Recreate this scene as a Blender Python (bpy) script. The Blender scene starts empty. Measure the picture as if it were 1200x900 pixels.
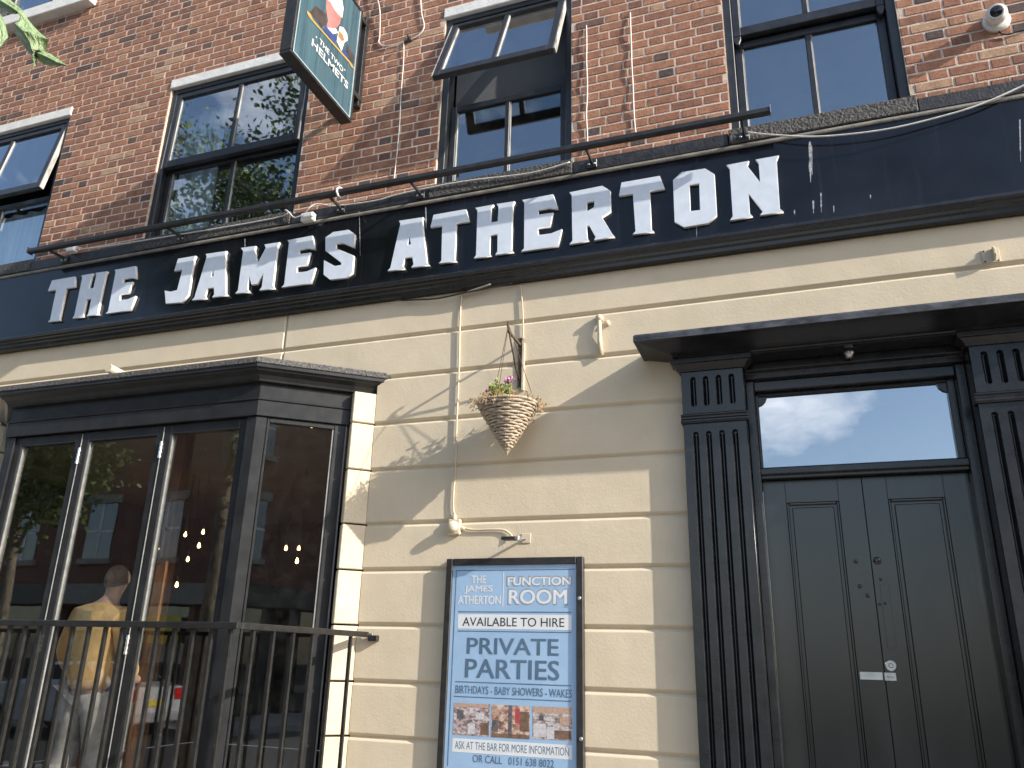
import bpy, math, random
from mathutils import Vector, Matrix, Quaternion
R = math.radians
random.seed(7)
S = bpy.context.scene
COL = S.collection

# ------------------------------------------------------------------ camera
CD, CZ = 4.72, 1.6                       # metres from the facade, eye height
YAW, PIT, ROL, FPX = -0.350398, 0.330579, 0.0254005, 934.53
def cam_axes():
    fw = Vector((math.sin(YAW)*math.cos(PIT), math.cos(YAW)*math.cos(PIT), math.sin(PIT)))
    r0 = Vector((math.cos(YAW), -math.sin(YAW), 0)); u0 = r0.cross(fw)
    return (math.cos(ROL)*r0+math.sin(ROL)*u0, -math.sin(ROL)*r0+math.cos(ROL)*u0, fw)
CR, CU, CF = cam_axes()
cd = bpy.data.cameras.new('camera'); cam = bpy.data.objects.new('camera', cd); COL.objects.link(cam)
cd.sensor_width = 36; cd.lens = FPX/1200*36; cd.clip_end = 400; cd.clip_start = 0.05
m = Matrix((CR, CU, -CF)).transposed().to_4x4(); m.translation = Vector((0, -CD, CZ)); cam.matrix_world = m
S.camera = cam
def at(px, py, y=0.0):
    """survey helper: point of the plane y seen at a pixel of the 1200x900 photograph"""
    v = CR*((px-600)/FPX) - CU*((py-450)/FPX) + CF
    return Vector((0, -CD, CZ)) + v*((CD+y)/v.y)
def proj(p):
    v = Vector(p)-Vector((0, -CD, CZ)); d = v.dot(CF)
    return 600+FPX*v.dot(CR)/d, 450-FPX*v.dot(CU)/d

# ------------------------------------------------------------------ light
SUN = Vector((4.0, -1.0, 2.08)).normalized()
w = bpy.data.worlds.new('World'); S.world = w; w.use_nodes = True
nt = w.node_tree; nt.nodes.clear()
sky = nt.nodes.new('ShaderNodeTexSky'); sky.sky_type = 'NISHITA'; sky.sun_disc = False
sky.sun_elevation = math.asin(SUN.z); sky.sun_rotation = math.atan2(SUN.x, SUN.y)
sky.air_density = 1.0; sky.dust_density = 1.2; sky.ozone_density = 1.2
tc = nt.nodes.new('ShaderNodeTexCoord'); mp = nt.nodes.new('ShaderNodeMapping'); mp.inputs['Scale'].default_value = (1, 1, 2.2); mp.inputs['Location'].default_value = (.36, 5.64, 2.52)
nz = nt.nodes.new('ShaderNodeTexNoise'); nz.inputs['Scale'].default_value = 2.6; nz.inputs['Detail'].default_value = 8; nz.inputs['Roughness'].default_value = .58
rp = nt.nodes.new('ShaderNodeValToRGB'); rp.color_ramp.elements[0].position = .54; rp.color_ramp.elements[1].position = .74
mx = nt.nodes.new('ShaderNodeMix'); mx.data_type = 'RGBA'; mx.inputs['B'].default_value = (9.5, 9.6, 9.8, 1)
bg = nt.nodes.new('ShaderNodeBackground'); bg.inputs['Strength'].default_value = .138
wo = nt.nodes.new('ShaderNodeOutputWorld')
L = nt.links.new
L(tc.outputs['Generated'], mp.inputs['Vector']); L(mp.outputs[0], nz.inputs['Vector']); L(nz.outputs['Fac'], rp.inputs[0])
L(rp.outputs[0], mx.inputs['Factor']); L(sky.outputs[0], mx.inputs['A']); L(mx.outputs['Result'], bg.inputs['Color']); L(bg.outputs[0], wo.inputs[0])
sl = bpy.data.lights.new('sun', 'SUN'); sl.energy = 3.6; sl.angle = R(.53); sl.color = (1, .93, .82)
so = bpy.data.objects.new('sun', sl); COL.objects.link(so); so.rotation_euler = SUN.to_track_quat('Z', 'Y').to_euler(); so.location = SUN*60
S.view_settings.view_transform = 'Standard'; S.view_settings.look = 'None'; S.view_settings.gamma = 1
S.view_settings.exposure = 1.08
S.render.engine = 'CYCLES'; S.cycles.max_bounces = 8; S.cycles.transparent_max_bounces = 12

# ------------------------------------------------------------------ materials
MATS = {}
def mat(name, col, rough=.6, var=.12, vscale=6, bump=.0, bscale=60, bump2=0, b2scale=8, col2=None, chips=0, chipcol=(.5, .48, .45), metal=0, spec=.5, rvar=.1, stretch=(1, 1, 1), coat=0, streak=0, streakcol=(.3,.32,.34)):
    if name in MATS: return MATS[name]
    m = bpy.data.materials.new(name); m.use_nodes = True; t = m.node_tree; b = t.nodes['Principled BSDF']
    N = t.nodes.new; K = t.links.new
    g = N('ShaderNodeNewGeometry'); mp = N('ShaderNodeMapping'); mp.inputs['Scale'].default_value = stretch; K(g.outputs['Position'], mp.inputs[0])
    n = N('ShaderNodeTexNoise'); n.inputs['Scale'].default_value = vscale; n.inputs['Detail'].default_value = 5; n.inputs['Roughness'].default_value = .6; K(mp.outputs[0], n.inputs['Vector'])
    r = N('ShaderNodeValToRGB'); e = r.color_ramp.elements
    c2 = col2 or tuple(min(1, c*(1+var*2)) for c in col)
    c1 = tuple(c*(1-var*2) for c in col) if not col2 else col
    e[0].position = .32; e[1].position = .68; e[0].color = (*c1, 1); e[1].color = (*c2, 1); K(n.outputs['Fac'], r.inputs[0])
    out = r.outputs[0]
    if streak:
        mp2 = N('ShaderNodeMapping'); mp2.inputs['Scale'].default_value = (28, 28, 1.1); K(g.outputs['Position'], mp2.inputs[0])
        n2 = N('ShaderNodeTexNoise'); n2.inputs['Scale'].default_value = 1; n2.inputs['Detail'].default_value = 6; K(mp2.outputs[0], n2.inputs['Vector'])
        r2 = N('ShaderNodeValToRGB'); r2.color_ramp.elements[0].position = .60; r2.color_ramp.elements[1].position = .86; K(n2.outputs['Fac'], r2.inputs[0])
        mm = N('ShaderNodeMath'); mm.operation = 'MULTIPLY'; mm.inputs[1].default_value = streak; K(r2.outputs[0], mm.inputs[0])
        x = N('ShaderNodeMix'); x.data_type = 'RGBA'; x.inputs['B'].default_value = (*streakcol, 1); K(mm.outputs[0], x.inputs['Factor']); K(out, x.inputs['A']); out = x.outputs['Result']
    if chips:
        n3 = N('ShaderNodeTexNoise'); n3.inputs['Scale'].default_value = 38; n3.inputs['Detail'].default_value = 4; n3.inputs['Roughness'].default_value = .7; K(g.outputs['Position'], n3.inputs['Vector'])
        r3 = N('ShaderNodeValToRGB'); r3.color_ramp.elements[0].position = .74-chips*.12; r3.color_ramp.elements[1].position = .76-chips*.12; K(n3.outputs['Fac'], r3.inputs[0])
        x = N('ShaderNodeMix'); x.data_type = 'RGBA'; x.inputs['B'].default_value = (*chipcol, 1); K(r3.outputs[0], x.inputs['Factor']); K(out, x.inputs['A']); out = x.outputs['Result']
    K(out, b.inputs['Base Color'])
    mr = N('ShaderNodeMapRange'); mr.inputs['To Min'].default_value = max(.03, rough-rvar); mr.inputs['To Max'].default_value = min(1, rough+rvar); K(n.outputs['Fac'], mr.inputs['Value']); K(mr.outputs[0], b.inputs['Roughness'])
    b.inputs['Metallic'].default_value = metal; b.inputs['Specular IOR Level'].default_value = spec; b.inputs['Coat Weight'].default_value = coat; b.inputs['Coat Roughness'].default_value = .08
    last = None
    for st, sc in ((bump, bscale), (bump2, b2scale)):
        if not st: continue
        q = N('ShaderNodeTexNoise'); q.inputs['Scale'].default_value = sc; q.inputs['Detail'].default_value = 4; K(mp.outputs[0], q.inputs['Vector'])
        bp = N('ShaderNodeBump'); bp.inputs['Strength'].default_value = 1; bp.inputs['Distance'].default_value = st; K(q.outputs['Fac'], bp.inputs['Height'])
        if last: K(last.outputs[0], bp.inputs['Normal'])
        last = bp
    if last: K(last.outputs[0], b.inputs['Normal'])
    MATS[name] = m; return m

def glass(name, tint=(.9, .95, .95), boost=2.0, base=.02, dirt=.02, wav=.0006):
    if name in MATS: return MATS[name]
    m = bpy.data.materials.new(name); m.use_nodes = True; t = m.node_tree; t.nodes.clear(); N = t.nodes.new; K = t.links.new
    o = N('ShaderNodeOutputMaterial'); tr = N('ShaderNodeBsdfTransparent'); tr.inputs[0].default_value = (*tint, 1)
    gl = N('ShaderNodeBsdfGlossy'); gl.inputs['Roughness'].default_value = .015; gl.inputs[0].default_value = (.95, .97, 1, 1)
    g = N('ShaderNodeNewGeometry'); n = N('ShaderNodeTexNoise'); n.inputs['Scale'].default_value = 2.3; n.inputs['Detail'].default_value = 2; K(g.outputs['Position'], n.inputs['Vector'])
    bp = N('ShaderNodeBump'); bp.inputs['Strength'].default_value = 1; bp.inputs['Distance'].default_value = wav; K(n.outputs['Fac'], bp.inputs['Height']); K(bp.outputs[0], gl.inputs['Normal'])
    dt = N('ShaderNodeVectorMath'); dt.operation = 'DOT_PRODUCT'; K(g.outputs['Incoming'], dt.inputs[0]); K(g.outputs['Normal'], dt.inputs[1])
    ab = N('ShaderNodeMath'); ab.operation = 'ABSOLUTE'; K(dt.outputs['Value'], ab.inputs[0]); om = N('ShaderNodeMath'); om.operation = 'SUBTRACT'; om.inputs[0].default_value = 1; om.use_clamp = True; K(ab.outputs[0], om.inputs[1])
    pw = N('ShaderNodeMath'); pw.operation = 'POWER'; pw.inputs[1].default_value = 5; K(om.outputs[0], pw.inputs[0])
    f = N('ShaderNodeMath'); f.operation = 'MULTIPLY_ADD'; f.inputs[1].default_value = .96; f.inputs[2].default_value = .04; K(pw.outputs[0], f.inputs[0])
    mu = N('ShaderNodeMath'); mu.operation = 'MULTIPLY_ADD'; mu.inputs[1].default_value = boost; mu.inputs[2].default_value = base; mu.use_clamp = True; K(f.outputs[0], mu.inputs[0])
    mx = N('ShaderNodeMixShader'); K(mu.outputs[0], mx.inputs[0]); K(tr.outputs[0], mx.inputs[1]); K(gl.outputs[0], mx.inputs[2])
    df = N('ShaderNodeBsdfDiffuse'); df.inputs[0].default_value = (.55, .55, .52, 1)
    n2 = N('ShaderNodeTexNoise'); n2.inputs['Scale'].default_value = 9; n2.inputs['Detail'].default_value = 8; n2.inputs['Roughness'].default_value = .75; K(g.outputs['Position'], n2.inputs['Vector'])
    r2 = N('ShaderNodeMapRange'); r2.inputs['From Min'].default_value = .45; r2.inputs['From Max'].default_value = .8; r2.inputs['To Max'].default_value = dirt*4; K(n2.outputs['Fac'], r2.inputs[0])
    ad = N('ShaderNodeMath'); ad.operation = 'ADD'; ad.inputs[1].default_value = dirt*.3; K(r2.outputs[0], ad.inputs[0])
    m2 = N('ShaderNodeMixShader'); K(ad.outputs[0], m2.inputs[0]); K(mx.outputs[0], m2.inputs[1]); K(df.outputs[0], m2.inputs[2]); K(m2.outputs[0], o.inputs[0])
    MATS[name] = m; return m

def emit(name, col, s):
    m = bpy.data.materials.new(name); m.use_nodes = True; b = m.node_tree.nodes['Principled BSDF']
    b.inputs['Base Color'].default_value = (*col, 1); b.inputs['Emission Color'].default_value = (*col, 1); b.inputs['Emission Strength'].default_value = s; MATS[name] = m; return m

def brick_mat():
    m = bpy.data.materials.new('brick'); m.use_nodes = True; t = m.node_tree; b = t.nodes['Principled BSDF']; N = t.nodes.new; K = t.links.new
    a = N('ShaderNodeAttribute'); a.attribute_name = 'tint'; s = N('ShaderNodeSeparateColor'); K(a.outputs['Color'], s.inputs[0])
    r = N('ShaderNodeValToRGB'); e = r.color_ramp.elements
    stops = [(0, (.085, .068, .068)), (.10, (.13, .085, .072)), (.18, (.20, .105, .077)), (.42, (.285, .136, .090)), (.68, (.345, .170, .108)), (.86, (.38, .205, .130)), (1, (.41, .26, .17))]
    e[0].position = 0; e[0].color = (*stops[0][1], 1); e[1].position = 1; e[1].color = (*stops[-1][1], 1)
    for p, c in stops[1:-1]: q = e.new(p); q.color = (*c, 1)
    K(s.outputs[0], r.inputs[0])
    g = N('ShaderNodeNewGeometry'); n = N('ShaderNodeTexNoise'); n.inputs['Scale'].default_value = 55; n.inputs['Detail'].default_value = 6; n.inputs['Roughness'].default_value = .7; K(g.outputs['Position'], n.inputs['Vector'])
    n2 = N('ShaderNodeTexNoise'); n2.inputs['Scale'].default_value = 14; n2.inputs['Detail'].default_value = 4; K(g.outputs['Position'], n2.inputs['Vector'])
    mr = N('ShaderNodeMapRange'); mr.inputs['From Min'].default_value = .25; mr.inputs['From Max'].default_value = .75; mr.inputs['To Min'].default_value = .62; mr.inputs['To Max'].default_value = 1.32; K(n.outputs['Fac'], mr.inputs[0])
    mr2 = N('ShaderNodeMapRange'); mr2.inputs['From Min'].default_value = .3; mr2.inputs['From Max'].default_value = .7; mr2.inputs['To Min'].default_value = .78; mr2.inputs['To Max'].default_value = 1.2; K(n2.outputs['Fac'], mr2.inputs[0])
    mu = N('ShaderNodeMath'); mu.operation = 'MULTIPLY'; K(mr.outputs[0], mu.inputs[0]); K(mr2.outputs[0], mu.inputs[1])
    v = N('ShaderNodeVectorMath'); v.operation = 'SCALE'; K(r.outputs[0], v.inputs[0]); K(mu.outputs[0], v.inputs['Scale'])
    # pale mortar smears and dark sooty pits
    n3 = N('ShaderNodeTexNoise'); n3.inputs['Scale'].default_value = 30; n3.inputs['Detail'].default_value = 5; K(g.outputs['Position'], n3.inputs['Vector'])
    r3 = N('ShaderNodeValToRGB'); r3.color_ramp.elements[0].position = .64; r3.color_ramp.elements[1].position = .78; r3.color_ramp.elements[1].color = (.45, .45, .45, 1); K(n3.outputs['Fac'], r3.inputs[0])
    x = N('ShaderNodeMix'); x.data_type = 'RGBA'; x.inputs['B'].default_value = (.52, .38, .29, 1); K(r3.outputs[0], x.inputs['Factor']); K(v.outputs[0], x.inputs['A'])
    K(x.outputs['Result'], b.inputs['Base Color']); b.inputs['Roughness'].default_value = .88; b.inputs['Specular IOR Level'].default_value = .25
    bp = N('ShaderNodeBump'); bp.inputs['Distance'].default_value = .004; bp.inputs['Strength'].default_value = 1; K(n.outputs['Fac'], bp.inputs['Height']); K(bp.outputs[0], b.inputs['Normal'])
    return m
M_BRICK = brick_mat()
M_MORTAR = mat('mortar', (.56, .455, .375), .95, .12, 25, bump=.004, bscale=90)
M_REND = mat('cream_render', (.60, .515, .38), .82, .045, 3.5, bump=.0011, bscale=70, bump2=.004, b2scale=4.5, col2=(.655, .565, .425), streak=.10, streakcol=(.40, .35, .27), spec=.3)
M_RENDP = mat('cream_masonry_paint', (.58, .50, .37), .7, .04, 5, bump=.002, bscale=60, bump2=.004, b2scale=12)
M_BLACK = mat('black_gloss_paint', (.014, .015, .018), .25, .2, 9, bump=.0004, bscale=40, bump2=.0008, b2scale=9, chips=.06, chipcol=(.20, .20, .20), rvar=.05)
M_DOOR = mat('black_door_paint', (.013, .0135, .0145), .24, .15, 4, bump=.0003, bscale=26, bump2=.0012, b2scale=4, rvar=.07, stretch=(1.5, 1.5, .5), streak=.12, streakcol=(.05, .05, .052), spec=.75)
M_BAY = mat('black_bay_paint', (.021, .022, .024), .36, .15, 8, bump=.0003, bscale=45, chips=.06, chipcol=(.22, .22, .21), rvar=.04, spec=.32)
M_LEAD = mat('rough_grey_felt', (.035, .035, .037), .85, .5, 60, bump=.012, bscale=90, col2=(.17, .165, .16))
M_FASC = mat('navy_black_fascia', (.007, .008, .0115), .13, .2, 3, bump2=.0012, b2scale=2.2, rvar=.05, spec=.38, streak=.14, streakcol=(.10, .11, .13), chips=.02, chipcol=(.3, .3, .3))
M_TRIM = mat('weathered_grey_trim', (.12, .115, .105), .75, .25, 12, bump=.003, bscale=40, col2=(.24, .22, .19))
M_LEDGE = mat('black_ledge_paint', (.022, .022, .024), .5, .3, 18, bump=.004, bscale=60, chips=.15, chipcol=(.2, .2, .19))
M_SILL = mat('rough_black_stone', (.02, .02, .021), .75, .5, 45, bump=.02, bscale=60, col2=(.11, .105, .10))
M_LET = mat('sky_tinted_letter_face', (.62, .68, .77), .42, .03, 10, bump=.0006, bscale=30, bump2=.001, b2scale=12, streak=.14, streakcol=(.52, .56, .62), rvar=.1)  # white faces tinted blue: the sky they reflect is put into the colour
M_LETS = mat('white_letter_edge', (.80, .80, .80), .5, .05, 10)
M_FRAME = mat('dark_grey_window_paint', (.020, .022, .027), .38, .2, 12, bump=.0006, bscale=40, chips=.05, chipcol=(.3, .3, .3))
M_LINT = mat('white_painted_stone', (.70, .70, .68), .8, .06, 10, bump=.003, bscale=50)
M_WORN = mat('worn_pale_timber', (.42, .40, .37), .8, .25, 14, stretch=(1, 1, .3), bump=.003, bscale=40)
M_GLASS = glass('window_glass', (.85, .9, .92), 1.6, .13, .008, .0006)
M_BGLASS = glass('bay_glass', (.97, .98, .97), 1.0, .06, .002, .0003)
M_TGLASS = glass('fanlight_glass', (.25, .27, .3), 4.0, .25, .01, .0008)
M_PGLASS = glass('poster_glass', (1, 1, 1), .35, .0, .001, .0002)
M_WHITE = mat('white_plastic', (.72, .72, .70), .35, .05, 10)
M_WHITEC = mat('white_cable', (.62, .60, .56), .5, .08, 20)
M_CREAMC = mat('cream_painted_conduit', (.58, .50, .38), .6, .05, 10)
M_METAL = mat('galvanised_steel', (.55, .55, .55), .35, .1, 20, metal=1)
M_BMET = mat('black_powdercoat', (.022, .022, .023), .38, .2, 20, bump=.0006, bscale=60, chips=.06, chipcol=(.25, .25, .24))
M_RAIL = mat('dark_bronze_rail', (.016, .0155, .015), .40, .2, 20, bump=.0006, bscale=60, chips=.07, chipcol=(.35, .33, .3))
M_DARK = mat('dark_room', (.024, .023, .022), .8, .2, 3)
M_ROOM = mat('grey_room', (.10, .105, .115), .8, .1, 2)
M_CEIL = mat('cream_ceiling', (.36, .35, .30), .8, .05, 3)
M_CURT = mat('pale_net_curtain', (.55, .58, .60), .9, .08, 3, stretch=(14, 14, .4))
M_WOOD = mat('orange_brown_wood', (.15, .065, .025), .45, .25, 12, stretch=(6, 6, .6))

# ------------------------------------------------------------------ mesh tools
class MB:
    def __init__(s): s.v = []; s.f = []
    def box(s, x0, x1, y0, y1, z0, z1):
        i = len(s.v); s.v += [(x0, y0, z0), (x1, y0, z0), (x1, y1, z0), (x0, y1, z0), (x0, y0, z1), (x1, y0, z1), (x1, y1, z1), (x0, y1, z1)]
        s.f += [tuple(i+k for k in q) for q in ((0, 3, 2, 1), (4, 5, 6, 7), (0, 1, 5, 4), (1, 2, 6, 5), (2, 3, 7, 6), (3, 0, 4, 7))]; return s
    def bar(s, a, b, w, h=None, up=(0, 0, 1)):
        a, b = Vector(a), Vector(b); h = h or w; d = (b-a).normalized(); u = Vector(up)
        if abs(d.dot(u)) > .95: u = Vector((1, 0, 0))
        x = d.cross(u).normalized()*w/2; z = x.cross(d).normalized()*h/2; i = len(s.v)
        for p in (a, b): s.v += [tuple(p+k) for k in (-x-z, x-z, x+z, -x+z)]
        s.f += [tuple(i+k for k in q) for q in ((0, 3, 2, 1), (4, 5, 6, 7), (0, 1, 5, 4), (1, 2, 6, 5), (2, 3, 7, 6), (3, 0, 4, 7))]; return s
    def tube(s, pts, r, n=8, cap=True):
        pts = [Vector(p) for p in pts]; rr = r if isinstance(r, (list, tuple)) else [r]*len(pts); i0 = len(s.v); px = None
        for k, p in enumerate(pts):
            d = (pts[min(k+1, len(pts)-1)]-pts[max(k-1, 0)]).normalized()
            if px is None: px = d.orthogonal().normalized()
            px = (px-d*px.dot(d)).normalized(); py = d.cross(px)
            for j in range(n):
                a = 2*math.pi*j/n; s.v.append(tuple(p+(px*math.cos(a)+py*math.sin(a))*rr[k]))
        for k in range(len(pts)-1):
            for j in range(n):
                s.f.append((i0+k*n+j, i0+k*n+(j+1) % n, i0+(k+1)*n+(j+1) % n, i0+(k+1)*n+j))
        if cap:
            s.f.append(tuple(i0+j for j in reversed(range(n)))); s.f.append(tuple(i0+(len(pts)-1)*n+j for j in range(n)))
        return s
    def lathe(s, prof, c, axis='z', n=20):
        i0 = len(s.v); c = Vector(c)
        ax = {'z': (Vector((1, 0, 0)), Vector((0, 1, 0)), Vector((0, 0, 1))), 'y': (Vector((1, 0, 0)), Vector((0, 0, 1)), Vector((0, -1, 0)))}[axis] if isinstance(axis, str) else axis
        for r, h in prof:
            for j in range(n):
                a = 2*math.pi*j/n; s.v.append(tuple(c+ax[0]*math.cos(a)*r+ax[1]*math.sin(a)*r+ax[2]*h))
        for k in range(len(prof)-1):
            for j in range(n): s.f.append((i0+k*n+j, i0+k*n+(j+1) % n, i0+(k+1)*n+(j+1) % n, i0+(k+1)*n+j))
        s.f.append(tuple(i0+j for j in reversed(range(n)))); s.f.append(tuple(i0+(len(prof)-1)*n+j for j in range(n))); return s
    def exx(s, prof, x0, x1):              # closed (y,z) profile along x
        i = len(s.v); n = len(prof)
        for x in (x0, x1): s.v += [(x, y, z) for y, z in prof]
        for j in range(n): s.f.append((i+j, i+(j+1) % n, i+n+(j+1) % n, i+n+j))
        s.f.append(tuple(i+j for j in reversed(range(n)))); s.f.append(tuple(i+n+j for j in range(n))); return s
    def exz(s, poly, z0, z1):              # closed (x,y) plan polygon along z
        i = len(s.v); n = len(poly)
        for z in (z0, z1): s.v += [(x, y, z) for x, y in poly]
        for j in range(n): s.f.append((i+j, i+(j+1) % n, i+n+(j+1) % n, i+n+j))
        s.f.append(tuple(i+j for j in reversed(range(n)))); s.f.append(tuple(i+n+j for j in range(n))); return s
    def exy(s, poly, y0, y1):              # closed (x,z) polygon along y
        i = len(s.v); n = len(poly)
        for y in (y0, y1): s.v += [(x, y, z) for x, z in poly]
        for j in range(n): s.f.append((i+j, i+n+j, i+n+(j+1) % n, i+(j+1) % n))
        s.f.append(tuple(i+j for j in range(n))); s.f.append(tuple(i+n+j for j in reversed(range(n)))); return s
    def sweep(s, prof, path):              # closed (out,z) profile round an open plan path, mitred; outside is on the right of travel
        n = len(prof); i = len(s.v); P = [Vector(p) for p in path]
        for k, p in enumerate(P):
            d0 = (P[k]-P[k-1]).normalized() if k else (P[1]-P[0]).normalized()
            d1 = (P[k+1]-P[k]).normalized() if k < len(P)-1 else d0
            n0 = Vector((d0.y, -d0.x)); n1 = Vector((d1.y, -d1.x)); mt = (n0+n1)/(1+n0.dot(n1))
            for o, z in prof: q = p+mt*o; s.v.append((q.x, q.y, z))
        for k in range(len(P)-1):
            for j in range(n): s.f.append((i+k*n+j, i+k*n+(j+1) % n, i+(k+1)*n+(j+1) % n, i+(k+1)*n+j))
        s.f.append(tuple(i+j for j in reversed(range(n)))); s.f.append(tuple(i+(len(P)-1)*n+j for j in range(n))); return s
    def quad(s, a, b, c, d):
        i = len(s.v); s.v += [tuple(a), tuple(b), tuple(c), tuple(d)]; s.f.append((i, i+1, i+2, i+3)); return s
    def mesh(s, name, smooth=False):
        me = bpy.data.meshes.new(name); me.from_pydata(s.v, [], s.f); me.validate()
        if smooth: me.polygons.foreach_set('use_smooth', [True]*len(me.polygons))
        return me
    def build(s, name, m, parent=None, bevel=0, smooth=False, seg=1):
        return put(name, s.mesh(name, smooth), m, parent, bevel, seg)
def put(name, me, m, parent=None, bevel=0, seg=1):
    o = bpy.data.objects.new(name, me); COL.objects.link(o)
    if m and not me.materials: me.materials.append(m)
    if parent:
        o.parent = parent; o.matrix_parent_inverse = Matrix.Translation(-PLOC[parent.name]) if parent.name in PLOC else Matrix()
    if bevel:
        b = o.modifiers.new('bevel', 'BEVEL'); b.width = bevel; b.segments = seg; b.limit_method = 'ANGLE'; b.angle_limit = R(40)
    return o
PLOC = {}
def thing(name, loc, label, cat, group=None):
    o = bpy.data.objects.new(name, None); COL.objects.link(o); o.location = loc; PLOC[o.name] = Vector(loc); o.empty_display_size = .1
    return tag(o, label, cat, group)
def tag(o, label=None, cat=None, group=None, kind=None):
    if label: o['label'] = label
    if cat: o['category'] = cat
    if group: o['group'] = group
    if kind: o['kind'] = kind
    return o
def curve_mesh(name, loops, depth, bevel=0.0, grow=0.0):
    """filled 2D loops (first outer, others holes) in x,z -> mesh facing -y, back at y=0"""
    c = bpy.data.curves.new(name, 'CURVE'); c.dimensions = '2D'; c.fill_mode = 'BOTH'
    for lp in loops:
        sp = c.splines.new('POLY'); sp.points.add(len(lp)-1); sp.use_cyclic_u = True
        for p, q in zip(sp.points, lp): p.co = (q[0], q[1], 0, 1)
    c.extrude = depth/2; c.bevel_depth = bevel; c.bevel_resolution = 0; c.offset = grow-bevel
    o = bpy.data.objects.new(name, c); me = bpy.data.meshes.new_from_object(o); bpy.data.objects.remove(o); bpy.data.curves.remove(c)
    for v in me.vertices: x, y, z = v.co; v.co = (x, -(z+depth/2), y)
    me.name = name; me.materials.clear(); return me
def text_mesh(name, s, x0, x1, z0, z1, y, bold=0.0, depth=0.0005, facing='y', spacing=1.0):
    c = bpy.data.curves.new(name, 'FONT'); c.body = s; c.size = 1; c.offset = bold; c.space_character = spacing; c.resolution_u = 3
    o = bpy.data.objects.new(name, c); me = bpy.data.meshes.new_from_object(o); bpy.data.objects.remove(o); bpy.data.curves.remove(c)
    xs = [v.co.x for v in me.vertices]; ys = [v.co.y for v in me.vertices]; ax, bx, ay, by = min(xs), max(xs), min(ys), max(ys)
    for v in me.vertices:
        u = x0+(v.co.x-ax)/(bx-ax)*(x1-x0); h = z0+(v.co.y-ay)/(by-ay)*(z1-z0)
        v.co = (u, y, h) if facing == 'y' else (y, u, h)
    me.materials.clear(); return me
def copy_tree(o, parent=None, loc=None):
    c = o.copy(); COL.objects.link(c); c.parent = parent
    if loc is not None: c.location = loc; PLOC[c.name] = Vector(loc)
    for ch in list(o.children): copy_tree(ch, c)
    return c

# ------------------------------------------------------------------ ground
def structure(name, bm, m): o = bm.build(name, m); o['kind'] = 'structure'; return o
M_ASPH = mat('asphalt', (.045, .045, .047), .9, .2, 30, bump=.006, bscale=120)
M_PAVE = mat('concrete_flags', (.27, .25, .22), .9, .12, 4, bump=.003, bscale=60)
M_KERB = mat('kerb_stone', (.30, .29, .27), .85, .1, 12, bump=.003, bscale=50)
structure('ground', MB().box(-150, 150, -150, 60, -1.0, -.13), M_ASPH)
structure('road', MB().box(-60, 60, -11.0, -5.55, -.128, -.12), M_ASPH)
structure('pavement', MB().box(-40, 40, -5.4, .3, -.12, 0), M_PAVE)
structure('kerb', MB().box(-40, 40, -5.55, -5.4, -.126, .004), M_KERB)
structure('far_pavement', MB().box(-40, 40, -14, -11.15, -.12, 0), M_PAVE)
structure('far_kerb', MB().box(-40, 40, -11.15, -11.0, -.126, .004), M_KERB)

# ------------------------------------------------------------------ pub building
pub = thing('pub_building', (-3.2, 0, 0), 'red brick pub with cream rendered ground floor and black painted trim', 'building')
X0, X1, ZB, ZT = -9.6, 3.0, 4.93, 9.6
WIN = [(-8.0, -6.455, 4.955, 6.575), (-5.205, -3.655, 4.955, 6.575), (-2.39, -1.315, 4.955, 6.575), (-.20, .889, 4.955, 6.575), (-8.02, -6.60, 8.10, 9.5), (-5.205, -3.655, 8.10, 9.5), (-2.39, -1.315, 8.10, 9.5), (-.20, .889, 8.10, 9.5)]
HOLES = []
for i, (a, b, c, d) in enumerate(WIN):
    HOLES.append((a, b, c-(0.02 if i < 4 else .14), d+(.105 if i < 4 else 0)))
def grid_wall(mb, x0, x1, z0, z1, holes, y):
    xs = sorted({x0, x1, *[h[0] for h in holes], *[h[1] for h in holes]}); zs = sorted({z0, z1, *[h[2] for h in holes], *[h[3] for h in holes]})
    for i in range(len(xs)-1):
        for j in range(len(zs)-1):
            cx, cz = (xs[i]+xs[i+1])/2, (zs[j]+zs[j+1])/2
            if not (x0 < cx < x1 and z0 < cz < z1): continue
            if any(h[0] < cx < h[1] and h[2] < cz < h[3] for h in holes): continue
            mb.quad((xs[i], y, zs[j]), (xs[i+1], y, zs[j]), (xs[i+1], y, zs[j+1]), (xs[i], y, zs[j+1]))
    for a, b, c, d in holes:                                   # reveals
        mb.quad((a, y, c), (a, y+.25, c), (a, y+.25, d), (a, y, d)); mb.quad((b, y, c), (b, y, d), (b, y+.25, d), (b, y+.25, c))
        mb.quad((a, y, d), (a, y+.25, d), (b, y+.25, d), (b, y, d)); mb.quad((a, y, c), (b, y, c), (b, y+.25, c), (a, y+.25, c))
mb = MB(); grid_wall(mb, X0, X1, ZB-.1, ZT, HOLES, .0022)
bw = mb.build('brick_wall', M_MORTAR, pub)
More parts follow.
